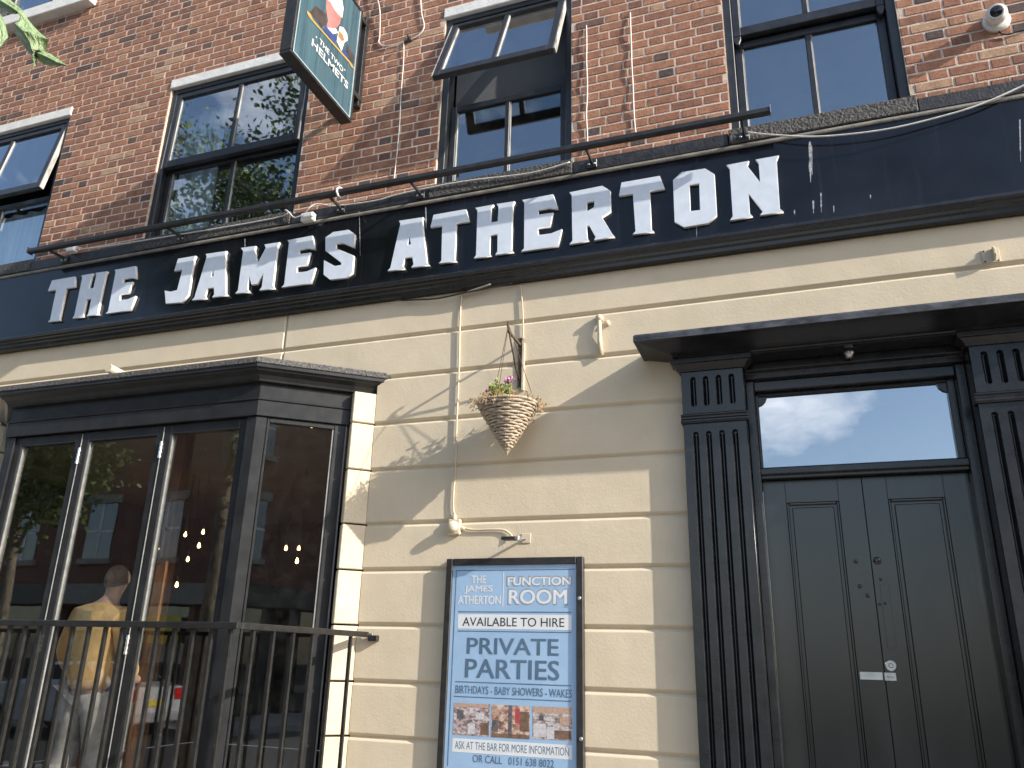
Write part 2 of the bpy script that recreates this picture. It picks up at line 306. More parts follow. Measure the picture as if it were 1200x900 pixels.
# Flemish bond bricks
def brick_geo(L, H, rs):
    j = lambda s: rs.uniform(-s, s); c = .003; y0 = -.0012+j(.0016)
    fr = [(c+abs(j(.002)), y0, c+abs(j(.0016))), (L-c-abs(j(.002)), y0+j(.001), c+abs(j(.0016))), (L-c-abs(j(.002)), y0+j(.001), H-c-abs(j(.0016))), (c+abs(j(.002)), y0, H-c-abs(j(.0016)))]
    md = [(0, .0024, 0), (L, .0024, 0), (L, .0024, H), (0, .0024, H)]; bk = [(0, .03, 0), (L, .03, 0), (L, .03, H), (0, .03, H)]
    f = [(0, 1, 2, 3)]
    for k in range(4): f.append((4+k, 4+(k+1) % 4, (k+1) % 4, k)); f.append((8+k, 8+(k+1) % 4, 4+(k+1) % 4, 4+k))
    return fr+md+bk, f
def tint(rs):
    q = rs.random()
    t = rs.uniform(.0, .14) if q < .09 else rs.uniform(.14, .34) if q < .26 else rs.uniform(.78, 1) if q > .94 else min(.8, max(.3, rs.gauss(.55, .14)))
    return t
def set_tint(me, vals):
    at_ = me.color_attributes.new('tint', 'FLOAT_COLOR', 'POINT'); at_.data.foreach_set('color', [c for t in vals for c in (t, t, t, 1)])
bricks = []
CP, SL, HL, J = .0752, .2145, .1025, .0115
nc = int((ZT-ZB)/CP)
for i in range(nc):
    z = ZB+.004+i*CP; H = CP-.0118; x = X0-.4+(0 if i % 2 else (SL+HL+2*J)/2)+random.uniform(-.012, .012); k = 0
    x = x-(.04 if i < 40 else .1)
    while x < X1:
        Lb = (SL if k % 2 else HL)+random.uniform(-.004, .004); a, b = x, x+Lb; x = b+J+random.uniform(-.0015, .0015); k += 1
        segs = [(max(a, X0), min(b, X1))]
        for h in HOLES:
            if z+H*.5 > h[2] and z+H*.5 < h[3]:
                ns = []
                for s0, s1 in segs:
                    if s1 <= h[0]-.004 or s0 >= h[1]+.004: ns.append((s0, s1))
                    else:
                        if s0 < h[0]-.03: ns.append((s0, h[0]-.004))
                        if s1 > h[1]+.03: ns.append((h[1]+.004, s1))
                segs = ns
        for s0, s1 in segs:
            if s1-s0 > .03: bricks.append((s0, s1-s0, z+random.uniform(-.0012, .0012), H+random.uniform(-.0012, .0012)))
def seen(b):
    px, py = proj((b[0]+b[1]/2, 0, b[2]+b[3]/2))
    if not (2 < px < 1198 and 2 < py < 898): return 0
    q0 = proj((b[0], 0, b[2])); q1 = proj((b[0]+b[1], 0, b[2]+b[3])); return abs(q1[0]-q0[0])*abs(b[3])*300
order = sorted(range(len(bricks)), key=lambda i: -seen(bricks[i])); pick = set(order[:300])
rs = random.Random(3); cache = {}; fv, ff, ft = [], [], []
for i, (x, Lb, z, H) in enumerate(bricks):
    if i in pick:
        key = (round(Lb/.004), rs.randrange(7))
        if key not in cache:
            v, f = brick_geo(round(Lb/.004)*.004, CP-.0118, rs); me = bpy.data.meshes.new('brick'); me.from_pydata(v, [], f); set_tint(me, [tint(rs)]*12); me.materials.append(M_BRICK); cache[key] = me
        o = bpy.data.objects.new('brick', cache[key]); COL.objects.link(o); o.parent = bw; o.location = (x, 0, z)
        o.matrix_parent_inverse = Matrix()
    else:
        v, f = brick_geo(Lb, H, rs); n = len(fv); fv += [(p[0]+x, p[1], p[2]+z) for p in v]; ff += [tuple(n+k for k in q) for q in f]; ft += [tint(rs)]*12
me = bpy.data.meshes.new('brick_field'); me.from_pydata(fv, [], ff); set_tint(me, ft); me.materials.append(M_BRICK)
bf = put('brick_field', me, None, bw); bf['kind'] = 'stuff'

# rendered ground-floor wall: blocks with chamfered joints
GZ = [.02, .36, .70, 1.119, 1.435, 1.775, 2.12, 2.42, 2.79, 3.12, 3.46, 3.766, 4.075]
BAYX0, BAYX1, DX0, DX1 = -6.39, -2.745, -.58, 1.29
mb = MB()
for a, b in ((X0, BAYX0), (BAYX1, DX0), (DX1, X1)): mb.box(a, b, .02, .3, 0, 3.45)
mb.box(X0, X1, .02, .3, 3.45, 4.93)
rw = mb.build('rendered_wall', M_REND, pub)
def block(x0, x1, z0, z1, c=.020, d=.022, e0=.002, e1=.002):
    o = MB(); ys = -.0; v = [(x0+e0, ys, z0+c), (x1-e1, ys, z0+c), (x1-e1, ys, z1-c), (x0+e0, ys, z1-c), (x0, d, z0), (x1, d, z0), (x1, d, z1), (x0, d, z1)]
    o.v = v; o.f = [(0, 1, 2, 3), (4, 5, 1, 0), (5, 6, 2, 1), (6, 7, 3, 2), (7, 4, 0, 3)]; return o
VJ = at(335, 385).x
for i in range(len(GZ)-1):
    z0, z1 = GZ[i], GZ[i+1]
    if z0 >= 3.45: segs = [(X0, VJ), (VJ, X1)] if i == len(GZ)-2 else [(X0, VJ), (VJ, X1)]
    else: segs = [(X0, BAYX0), (BAYX1, DX0), (DX1, X1)]
    for a, b in segs: block(a, b, z0, z1, e0=.012 if a == VJ else .001, e1=.012 if b == VJ else .001).build('render_block', M_REND, rw, bevel=.004, seg=2)

# upper windows --------------------------------------------------------------
ZM = 5.80
def sash(parent, x0, x1, z0, z1, yf, name, angle=0, slide=0, rail=.052, worn=False, bot=.06):
    """framed pair of panes, local origin at its top hinge line"""
    P = Matrix.Translation((0, yf, z1)) @ Matrix.Rotation(-angle, 4, 'X')
    d = .045; h = z1-z0; xm = (x0+x1)/2
    def tr(bm): bm.v = [tuple(P @ Vector(p)) for p in bm.v]; return bm
    f = MB(); f.box(x0, x0+rail, 0, d, -h, 0); f.box(x1-rail, x1, 0, d, -h, 0); f.box(x0+rail, x1-rail, 0, d, -rail, 0); f.box(x0+rail, x1-rail, 0, d, -h, -h+bot); f.box(xm-.018, xm+.018, .004, d-.004, -h+bot, -rail)
    s = tr(f).build(name, M_FRAME, parent, bevel=.004)
    for xa in (x0+rail, xm+.018): tr(MB().box(xa+.001, xa+.008, .012, d-.012, -h+bot+.002, -rail-.002)).build('glazing_bead', M_WORN, parent)   # pale putty edge
    if worn:
        for xa in (x1+.001, x0-.012): tr(MB().box(xa, xa+.011, .003, d, -h+.004, -.004)).build('sash_edge', M_WORN, parent)
    for a, b in ((x0+rail+.001, xm-.019), (xm+.019, x1-rail-.001)):
        tr(MB().box(a, b, .02, .025, -h+bot+.001, -rail-.001)).build('pane', M_GLASS, parent)
    return s
SPEC = [dict(an=R(9), curt=True), dict(an=R(1.6), curt=False), dict(an=R(22), curt=False), dict(an=0, curt=False)]
for i, (x0, x1, z0, z1) in enumerate(WIN):
    wn = MB()
    fw = .055
    wn.box(x0, x0+fw, .022, .13, z0, z1); wn.box(x1-fw, x1, .022, .13, z0, z1); wn.box(x0+fw, x1-fw, .022, .13, z1-.05, z1); wn.box(x0+fw, x1-fw, .03, .13, z0, z0+.035)
    wo_ = wn.build('window', M_FRAME, pub, bevel=.004)
    # a pale worn edge line where frame meets brick
    MB().box(x0-.012, x0-.001, .012, .05, z0, z1-.005).build('pointing', M_WORN, wo_)
    zm = ZM if i < 4 else (z0+z1)/2
    a, b = x0+fw+.003, x1-fw-.003
    an = SPEC[i]['an'] if i < 4 else 0
    sash(wo_, a, b, zm-.03 if not an else zm-.10, z1-.055, .028, 'top_sash', an, worn=an > 0, bot=.075)
    sash(wo_, a, b, z0+.038, zm-.04 if not an else zm-.06, .082, 'bottom_sash', 0)
    if i == 3:                                              # sash horns
        for xx in (a, b-.05): MB().exy([(xx, zm-.03), (xx+.05, zm-.03), (xx+.05, zm-.06), (xx+.035, zm-.10), (xx+.015, zm-.10), (xx, zm-.06)], .03, .07).build('sash_horn', M_FRAME, wo_, bevel=.004)
    if i < 4: MB().box(x0-.012, x1+.012, -.012, .2, z1+.002, z1+.103).build('lintel', M_LINT, wo_, bevel=.006)
    else: MB().box(x0-.12, x1+.12, -.10, .15, z0-.14, z0-.002).build('sill', M_LINT, wo_, bevel=.008)
    # the room behind
    rm = MB(); y1 = 2.2
    rm.quad((x0-.5, y1, z0-.6), (x1+.5, y1, z0-.6), (x1+.5, y1, z1+.25), (x0-.5, y1, z1+.25)); rm.quad((x0-.5, .26, z0-.6), (x0-.5, y1, z0-.6), (x0-.5, y1, z1+.25), (x0-.5, .26, z1+.25))
    rm.quad((x1+.5, .26, z0-.6), (x1+.5, .26, z1+.25), (x1+.5, y1, z1+.25), (x1+.5, y1, z0-.6)); rm.quad((x0-.5, .26, z1+.25), (x0-.5, y1, z1+.25), (x1+.5, y1, z1+.25), (x1+.5, .26, z1+.25)); rm.quad((x0-.5, .26, z0-.6), (x1+.5, .26, z0-.6), (x1+.5, y1, z0-.6), (x0-.5, y1, z0-.6))
    rm.build('room', M_ROOM, wo_)
    if i in (0, 1):
        cu = MB(); n = 40
        for k in range(n):
            u0, u1 = x0+fw+(x1-x0-2*fw)*k/n, x0+fw+(x1-x0-2*fw)*(k+1)/n
            if i == 1 and .28 < k/n < 1.0: continue
            cu.quad((u0, .22+.02*math.sin(k*1.1), z0+.03), (u1, .22+.02*math.sin((k+1)*1.1), z0+.03), (u1, .22+.02*math.sin((k+1)*1.1), z1-.1 if i else zm-.1), (u0, .22+.02*math.sin(k*1.1), z1-.1 if i else zm-.1))
        cu.build('curtain', M_CURT, wo_)
    if i == 2:
        MB().box(x0+fw, x1-fw, .17, .18, zm-.02, z1).build('grey_panel', M_ROOM, wo_)  # plain dark grey sheet behind the propped sash, standing in for the interior
    if i < 4:
        MB().box(x0-.02, x1+.02, -.062, .13, 4.838, 4.953).build('sill', M_SILL, wo_, bevel=.006)
# ledge between the sills
cur = X0
for x0, x1 in [w_[:2] for w_ in WIN[:4]]+[(X1+.022, 0)]: MB().box(cur, x0-.022, -.052, .1, 4.832, 4.935).build('ledge', M_LEDGE, pub, bevel=.008); cur = x1+.022

# doorway --------------------------------------------------------------------
dw = MB().box(-.58, -.241, .0, .3, 0, 3.34); dw.box(.953, 1.29, .0, .3, 0, 3.34)
dw = dw.build('doorway', M_BLACK, pub)
def slot(cx, z0, z1, wd, n=7):
    r = wd/2; p = []
    for k in range(n+1): a = math.pi*k/n; p.append((cx+r*math.cos(a), z1-r+r*math.sin(a)))
    for k in range(n+1): a = math.pi+math.pi*k/n; p.append((cx+r*math.cos(a), z0+r+r*math.sin(a)))
    return p
for xa, xb in ((-.605, -.241), (.953, 1.317)):
    wd = xb-xa; fl = [xa+wd*(.19+.207*k) for k in range(4)]
    def plate(z0, z1, s0, s1, y):
        me = curve_mesh('pilaster', [[(xa, z0), (xb, z0), (xb, z1), (xa, z1)]]+[slot(c, s0, s1, .030) for c in fl], .026, .002)
        for v in me.vertices: v.co.y += y
        return me
    put('pilaster_shaft', plate(.25, 2.945, .34, 2.895, -.029), M_BLACK, dw)
    put('pilaster_capital', plate(3.005, 3.272, 3.05, 3.238, -.034), M_BLACK, dw)
    bk = MB(); bk.box(xa+.001, xb-.001, -.029, .0, .25, 3.27)
    for c in fl:                                             # hollow of each flute
        for z0, z1 in ((.345, 2.89), (3.055, 3.233)):
            for s in (-1, 1): bk.exz([(c+s*.0148, -.0545), (c+s*.0148, -.028), (c+s*.002, -.028)], z0+.012, z1-.012)
    bk.build('pilaster_core', M_BLACK, dw)
    MB().exx([(0, 2.945), (-.066, 2.945), (-.075, 2.955), (-.075, 2.968), (-.062, 2.975), (-.062, 2.988), (-.072, 2.993), (-.072, 3.003), (0, 3.003)], xa-.012, xb+.012).build('neck_moulding', M_BLACK, dw, bevel=.003)
    path = [(xa, .02), (xa, -.06), (xb, -.06), (xb, .02)]
    MB().sweep([(-.005, 3.272), (.012, 3.272), (.022, 3.29), (.042, 3.312), (.055, 3.318), (.055, 3.345), (-.005, 3.345)], path).build('capital_moulding', M_BLACK, dw, bevel=.002)
    MB().box(xa-.02, xb+.02, -.085, .02, 0, .25).build('plinth_block', M_BLACK, dw, bevel=.006)
path = [(-.60, .01), (-.60, -.10), (1.312, -.10), (1.312, .01)]
co = [(-.005, 3.347), (.004, 3.347), (.012, 3.355), (.030, 3.362), (.075, 3.368), (.125, 3.378), (.180, 3.388), (.208, 3.394), (.238, 3.395), (.238, 3.430), (.230, 3.440), (.03, 3.50), (-.005, 3.505)]
MB().sweep(co, path).build('door_cornice', M_BLACK, dw, bevel=.002)
MB().sweep([(.2382, 3.3965), (.2405, 3.3965), (.2405, 3.431), (.2325, 3.4415), (.2302, 3.4405), (.2382, 3.430)], path).build('worn_cornice_edge', mat('worn_blue_black_edge', (.045, .050, .062), .55, .35, 25, bump=.002, bscale=70, chips=.45, chipcol=(.24, .24, .25), stretch=(.5, 1, 1)), dw)
MB().box(-.60, 1.312, -.098, .02, 3.347, 3.50).build('entablature', M_BLACK, dw)
MB().box(-.241, .953, -.097, .30, 3.338, 3.346).build('soffit', M_BLACK, dw)
MB().exx([(.06, 3.337), (.06, 3.29), (.085, 3.275), (.085, 3.245), (.119, 3.235), (.3, 3.235), (.3, 3.337)], -.241, .953).build('head_moulding', M_BLACK, dw, bevel=.003)
# frame lining
fr = MB(); fr.box(-.241, -.192, .10, .30, 0, 3.234); fr.box(.902, .953, .10, .30, 0, 3.234); fr.box(-.192, .902, .12, .30, 3.175, 3.234)
fr.build('door_frame', M_BLACK, dw, bevel=.005)
fm = MB(); fm.box(-.192, -.176, .175, .23, 2.70, 3.175); fm.box(.862, .902, .175, .23, 2.70, 3.175); fm.box(-.176, .862, .175, .23, 3.158, 3.175)
fm.build('fanlight_frame', M_BLACK, dw, bevel=.003)
MB().exx([(.14, 2.635), (.14, 2.65), (.125, 2.66), (.125, 2.695), (.14, 2.702), (.28, 2.702), (.28, 2.635)], -.192, .902).build('transom_bar', M_BLACK, dw, bevel=.003)
MB().box(-.176, .862, .205, .210, 2.702, 3.158).build('fanlight_pane', M_TGLASS, dw)
MB().box(-.19, .90, .34, .36, 2.6, 3.2).build('fanlight_backing', M_DARK, dw)  # dark upright sheet added behind the fanlight, in place of a lobby
fl_ = MB()
for cx, sgn in ((-.165, 1), (.852, -1)): fl_.exy([(cx-sgn*.011, 3.158), (cx-sgn*.011, 3.10), (cx+sgn*.01, 3.108), (cx+sgn*.03, 3.128), (cx+sgn*.042, 3.158)], .19, .203)
fl_.build('corner_bracket', M_BLACK, dw)
# soffit lamp
MB().lathe([(.03, 0), (.03, .02), (.018, .045)], (.355, .0, 3.337), (Vector((1, 0, 0)), Vector((0, -1, 0)), Vector((0, 0, -1))), 14).build('soffit_light', M_METAL, dw, smooth=True)
ZL = [.20, .85, .97, 2.50]
for s, (xa, xb) in enumerate(((-.190, .3535), (.3565, .900))):
    dl = MB(); yd = .205
    st = .125
    dl.box(xa, xa+st, yd, yd+.045, .12, 2.633); dl.box(xb-st-.005, xb, yd, yd+.045, .12, 2.633)
    dl.box(xa+st, xb-st-.005, yd, yd+.045, 2.50, 2.633); dl.box(xa+st, xb-st-.005, yd, yd+.045, .86, .98); dl.box(xa+st, xb-st-.005, yd, yd+.045, .12, .30)
    leaf = dl.build('door', M_DOOR, pub, bevel=.0015)
    leaf['label'] = ('left' if s == 0 else 'right')+' leaf of the black panelled double door'
    for z0, z1 in ((.98, 2.50), (.30, .86)):
        xl, xr = xa+st, xb-st-.005
        MB().box(xl, xr, yd+.020, yd+.034, z0, z1).build('door_panel', M_DOOR, leaf)
        q = MB()
        q.box(xl, xl+.014, yd+.004, yd+.0195, z0, z1); q.box(xr-.014, xr, yd+.002, yd+.0195, z0, z1); q.box(xl+.014, xr-.014, yd+.002, yd+.0195, z1-.014, z1); q.box(xl+.014, xr-.014, yd+.002, yd+.0195, z0, z0+.014)
        q.box(xl+.03, xr-.03, yd+.007, yd+.0198, z0+.03, z1-.03)
        q.build('panel_moulding', M_DOOR, leaf, bevel=.004)
    if s == 1:
        c = at(1044, 780, .2)
        lk = MB().lathe([(.030, 0), (.030, .006), (.026, .010), (.012, .010), (.012, .006), (.009, .014)], (c.x, yd, c.z), 'y', 20).build('lock', M_METAL, leaf, smooth=False)
        p0, p1 = at(1036, 788, .2), at(1051, 798, .2)
        MB().box(p0.x, p1.x, yd-.004, yd, p1.z, p0.z).build('hasp_staple', M_METAL, leaf, bevel=.001)
        MB().tube([((p0.x+p1.x)/2-.015, yd-.004, (p0.z+p1.z)/2), ((p0.x+p1.x)/2-.01, yd-.02, (p0.z+p1.z)/2), ((p0.x+p1.x)/2+.01, yd-.02, (p0.z+p1.z)/2), ((p0.x+p1.x)/2+.015, yd-.004, (p0.z+p1.z)/2)], .003, 6).build('hasp_loop', M_METAL, leaf)
        q0, q1 = at(1031, 685, .2), at(1043, 760, .2); q = MB()
        q.box(q0.x, q0.x+.045, yd-.002, yd, q1.z, q0.z); q.build('escutcheon', M_DOOR, leaf, bevel=.001)
        for k, (px, py) in enumerate(((1028, 657), (1032, 679), (1031, 708), (1037, 707))):
            c = at(px, py, .2); MB().lathe([(.022 if k == 0 else .008, 0), (.020 if k == 0 else .007, .004), (.004, .006)], (c.x, yd, c.z), 'y', 14).build('old_fixing', M_DOOR, leaf, smooth=True)
    else:
        p0, p1 = at(1007, 787, .2), at(1035, 797, .2)
        MB().box(p0.x, p1.x, yd-.006, yd-.001, p1.z, p0.z).build('hasp_plate', M_METAL, leaf, bevel=.001)
        for px, py in ((1003, 658), (1008, 687), (1017, 698)):
            c = at(px, py, .2); MB().lathe([(.012, 0), (.010, .003), (.004, .005)], (c.x, yd, c.z), 'y', 12).build('old_fixing', M_DOOR, leaf, smooth=True)
MB().box(.335, .375, .2505, .27, .12, 2.63).build('gap_light_stop', M_BLACK, dw)  # strip added behind the meeting gap to block light leaking through
MB().box(-.25, .96, -.02, .45, 0, .118).build('door_step', M_KERB, dw, bevel=.008)

# bay window -----------------------------------------------------------------
YB = -.42
BP = [(-6.245, 0), (-5.72, YB), (-3.41, YB), (-2.885, 0)]
BX = [(-6.245-.234, .187), (-5.72, YB), (-3.41, YB), (-2.885+.234, .187)]
def zc(px, py, y): return at(px, py, y).z
z_top = zc(304, 416.5, -.55); z_a = zc(304, 424, -.545); z_b = zc(304, 446, -.46); z_c = zc(303, 466, -.435); z_d = zc(302, 486, -.43)
bay = MB().sweep([(-.02, z_a-.002), (.122, z_a-.002), (.122, z_a-.026), (.108, z_a-.030), (.100, z_a-.042), (.066, (z_a+z_b)/2-.012), (.045, z_b+.014), (.042, z_b), (.012, z_b-.004), (-.02, z_b-.004)], BX).build('bay_window', M_BAY, pub, bevel=.002)
MB().sweep([(-.05, z_a), (.130, z_a), (.134, z_top-.006), (.120, z_top), (-.05, z_top+.05)], BX).build('bay_roof_edge', M_LEAD, bay, bevel=.004)
mb = MB().exz([(-6.245, .0), (-5.72, YB), (-3.41, YB), (-2.885, .0)], z_top-.02, z_top+.03); mb.build('bay_roof', M_LEAD, bay)
MB().sweep([(-.06, z_c+.004), (.002, z_c+.004), (.004, z_b-.005), (-.06, z_b-.005)], BX).build('bay_frieze', M_BAY, bay)
MB().sweep([(-.06, z_c-.012), (.016, z_c-.012), (.022, z_c-.004), (.014, z_c+.003), (-.06, z_c+.003)], BX).build('bay_bead', M_BAY, bay, bevel=.002)
MB().sweep([(-.07, z_d), (.010, z_d), (.012, z_c-.013), (-.07, z_c-.013)], BX).build('bay_head', M_BAY, bay, bevel=.003)
ZS = .42                                                       # bay floor level
ZH = z_d-.001
MB().sweep([(-.1, ZS-.08), (.05, ZS-.08), (.05, ZS-.02), (.0, ZS), (-.1, ZS)], BP).build('bay_sill', M_BAY, bay, bevel=.004)
MB().sweep([(-.12, 0), (-.01, 0), (-.01, ZS-.081), (-.12, ZS-.081)], BP).build('bay_plinth', M_REND, bay)
# corner posts (solid, in plan), set 5 mm inside the head
def postpoly(sg, cx):
    c, s_ = .781, .624; o = .006
    return [(cx-sg*o, YB+o), (cx+sg*.07*c-sg*o, YB+.07*s_+o), (cx+sg*.07*c-sg*.06, YB+.07*s_+.06), (cx-sg*.075, YB+.07), (cx-sg*.085, YB+o)]
p1 = MB().exz(postpoly(1, -3.41), ZS, ZH).build('corner_post', M_BAY, bay, bevel=.004)
p2 = MB().exz(list(reversed(postpoly(-1, -5.72))), ZS, ZH).build('corner_post', M_BAY, bay, bevel=.004)
M_ALU = mat('pale_edge_bead', (.20, .20, .195), .4, .1, 20)
def leafpanel(xa, xb, hinge):
    y0, y1 = YB+.022, YB+.072; st = .062
    q = MB(); q.box(xa, xa+st, y0, y1, ZS+.01, ZH-.004); q.box(xb-st, xb, y0, y1, ZS+.01, ZH-.004); q.box(xa+st, xb-st, y0, y1, ZH-.075, ZH-.004); q.box(xa+st, xb-st, y0, y1, ZS+.01, ZS+.10)
    q.build('folding_door_frame', M_BAY, bay, bevel=.004)
    MB().box(xa+st+.0005, xa+st+.0075, y0+.010, y1-.01, ZS+.10, ZH-.076).build('glazing_bead', M_ALU, bay)
    MB().box(xa+st+.001, xb-st-.001, y0+.024, y0+.03, ZS+.101, ZH-.076).build('bay_pane', M_BGLASS, bay)
    if hinge:
        for zz in (2.93, 1.62, .75):
            h = MB(); h.tube([(xa-.004, y0-.008, zz-.06), (xa-.004, y0-.008, zz+.06)], .009, 8)
            for k in range(4): h.tube([(xa-.004, y0-.008, zz-.055+k*.03), (xa-.004, y0-.008, zz-.043+k*.03)], .0115, 8)
            h.build('hinge', M_METAL, bay, smooth=False)
        MB().tube([(xa-.004, y0-.002, ZS+.03), (xa-.004, y0-.002, ZH-.02)], .004, 6).build('joint_strip', M_ALU, bay)
for k, (xa, xb) in enumerate(((-5.632, -4.968), (-4.962, -4.208), (-4.202, -3.498))): leafpanel(xa, xb, k > 0)
# right and left splayed lights
for sg, cx in ((1, -3.41), (-1, -5.72)):
    c, s_ = .781, .624
    def P(t, o, z): return (cx+sg*(c*t-s_*o), YB+s_*t+c*o, z)     # t along the splay, o inwards
    def sbox(mb_, t0, t1, o0, o1, z0, z1):
        pl = [P(t0, o0, 0)[:2], P(t1, o0, 0)[:2], P(t1, o1, 0)[:2], P(t0, o1, 0)[:2]]
        mb_.exz(pl if sg > 0 else pl[::-1], z0, z1)
    q = MB(); sbox(q, .072, .088, .012, .06, ZS, ZH); sbox(q, .525, .60, .010, .07, ZS, ZH); sbox(q, .088, .525, .012, .06, ZH-.035, ZH); sbox(q, .088, .525, .012, .06, ZS, ZS+.06)
    q.build('side_light_frame', M_BAY, bay, bevel=.003)
    q = MB(); sbox(q, .513, .5245, .02, .05, ZS+.061, ZH-.036); q.build('glazing_bead', M_ALU, bay)
    q = MB(); sbox(q, .601, .612, .014, .04, ZS, ZH); q.build('edge_bead', M_ALU, bay)
    q = MB(); sbox(q, .089, .512, .03, .036, ZS+.061, ZH-.036); q.build('bay_pane', M_BGLASS, bay)
    # masonry pier at the end of the splay
    pr = None
    for i in range(len(GZ)-1):
        z0, z1 = GZ[i], min(GZ[i+1], z_b-.003)
        if z1 <= z0: break
        xw = cx+sg*.665
        poly = [(xw, -.0), (xw-sg*.113, -.104), (xw-sg*.150, -.070), (xw-sg*.235, .12), (xw, .12)]
        b = MB().exz(poly if sg < 0 else poly[::-1], z0+.006, z1-.006)
        if pr is None: pr = b.build('bay_pier', M_RENDP, pub, bevel=.005)
        else: b.build('pier_block', M_RENDP, pr, bevel=.005)
# inside of the bar
IN = MB()
IN.quad((-8, .3, 3.35), (-8, 5, 3.35), (-1, 5, 3.35), (-1, .3, 3.35))
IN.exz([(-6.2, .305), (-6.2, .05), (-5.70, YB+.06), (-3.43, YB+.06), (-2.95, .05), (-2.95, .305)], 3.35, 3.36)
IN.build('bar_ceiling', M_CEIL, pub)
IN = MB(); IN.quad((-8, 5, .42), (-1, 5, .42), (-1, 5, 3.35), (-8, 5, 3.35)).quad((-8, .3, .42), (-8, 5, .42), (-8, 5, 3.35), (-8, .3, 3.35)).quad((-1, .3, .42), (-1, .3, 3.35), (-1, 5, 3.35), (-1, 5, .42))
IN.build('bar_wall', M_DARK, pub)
MB().exz([(-8, .3), (-6.245, .0), (-5.72, YB+.08), (-3.41, YB+.08), (-2.885, .0), (-1, .3), (-1, 5), (-8, 5)], .36, .415).build('bar_floor', mat('dark_boards', (.10, .06, .035), .5, .2, 6, stretch=(1, 8, 1)), pub)

# ------------------------------------------------------------------ fascia sign
fs = thing('fascia_sign', (-3.0, -.05, 4.18), 'long navy black fascia with big white letters reading THE JAMES ATHERTON', 'sign')
YF = -.05
fz0, fz1 = at(600, (398.3+224.2)/2-2, YF).z, 0
fz0 = 1.6+.5525*(CD+YF); fz1 = 1.6+.6845*(CD+YF)
xj = [X0, at(180, 300, YF).x, at(288, 290, YF).x, at(421, 260, YF).x, at(499, 260, YF).x, at(815, 230, YF).x, X1]
for a, b in zip(xj, xj[1:]): MB().box(a+.0008, b-.0008, YF, .02, fz0, fz1).build('fascia_board', M_FASC, fs)
MB().exx([(0, fz0-.001), (-.052, fz0-.001), (-.098, fz0-.012), (-.106, fz0-.020), (-.106, fz0-.040), (-.092, fz0-.046), (-.088, fz0-.060), (-.074, fz0-.066), (-.070, fz0-.085), (-.056, fz0-.092), (-.052, fz0-.118), (-.03, fz0-.122), (0, fz0-.122)], X0, X1).build('fascia_moulding', M_BLACK, fs, bevel=.002)
MB().exx([(0, fz1+.001), (-.060, fz1+.001), (-.064, fz1+.012), (-.056, fz1+.032), (0, fz1+.034)], X0, X1).build('top_trim', M_TRIM, fs, bevel=.002)
# letter outlines surveyed on the face plane; (crop origin, scale, outer, holes)
YL = YF-.026
G = {}
def gl(name, ox, oy, sc, *loops):
    out = [[(lambda p: (p.x, p.z))(at(ox+x/sc, oy+y/sc, YL)) for x, y in lp] for lp in loops]
    G[name] = out
gl('A', 440, 200, 6, [(170,355),(330,332),(324,350),(357,650),(370,662),(258,678),(270,660),(262,602),(204,610),(187,672),(200,690),(92,702),(107,685),(178,372)], [(238,425),(222,527),(252,521)])
gl('T', 440, 200, 6, [(410,318),(632,280),(653,358),(565,372),(552,627),(562,637),(453,650),(466,635),(472,386),(390,398)])
gl('H', 440, 200, 6, [(708,268),(822,248),(809,268),(805,373),(863,363),(868,258),(858,241),(972,225),(962,245),(950,562),(962,573),(848,590),(860,572),(862,445),(803,454),(798,588),(808,600),(698,614),(710,597),(720,282)])
gl('E', 560, 180, 6, [(318,328),(525,290),(557,385),(497,378),(420,393),(420,435),(523,420),(503,508),(418,522),(420,578),(515,565),(585,537),(560,647),(312,684),(328,667),(330,342)])
gl('R', 560, 180, 6, [(650,272),(872,228),(926,262),(930,403),(867,445),(940,567),(952,580),(823,603),(832,585),(785,500),(762,505),(765,595),(775,610),(652,632),(668,612),(663,287)], [(762,337),(822,325),(822,375),(762,412)])
gl('O', 740, 160, 6, [(355,245),(515,220),(578,260),(595,548),(540,600),(370,630),(307,592),(296,300)], [(402,328),(480,318),(487,515),(410,525)])
gl('N', 740, 160, 6, [(675,190),(818,163),(807,195),(910,325),(897,168),(880,151),(1027,125),(1014,155),(1037,500),(1057,515),(912,537),(928,515),(817,375),(826,532),(843,549),(700,573),(716,550),(694,210)])
gl('J', 180, 230, 4.615, [(130,330),(226,314),(218,332),(188,525),(152,566),(62,573),(56,507),(84,513),(126,503),(157,384),(110,393)])
gl('M', 180, 230, 4.615, [(470,272),(547,262),(541,280),(561,360),(612,268),(605,252),(684,240),(675,256),(648,478),(657,490),(578,500),(590,484),(600,398),(560,465),(529,468),(514,408),(501,496),(512,511),(440,518),(452,505),(481,287)])
gl('S', 300, 220, 6, [(480,346),(536,309),(650,292),(697,322),(690,406),(606,377),(554,386),(554,424),(688,474),(680,590),(640,625),(515,640),(468,606),(470,512),(548,551),(602,541),(602,520),(481,436)])
def zr(g): zs = [p[1] for p in g[0]]; xs = [p[0] for p in g[0]]; return min(xs), max(xs), min(zs), max(zs)
LZ0, LZ1 = 1.6+0, 0
ref = [zr(G[k]) for k in 'ATHERN']; LZ0 = sum(r[2] for r in ref)/6; LZ1 = sum(r[3] for r in ref)/6
def X(ox, oy, sc, x, y): return at(ox+x/sc, oy+y/sc, YL).x
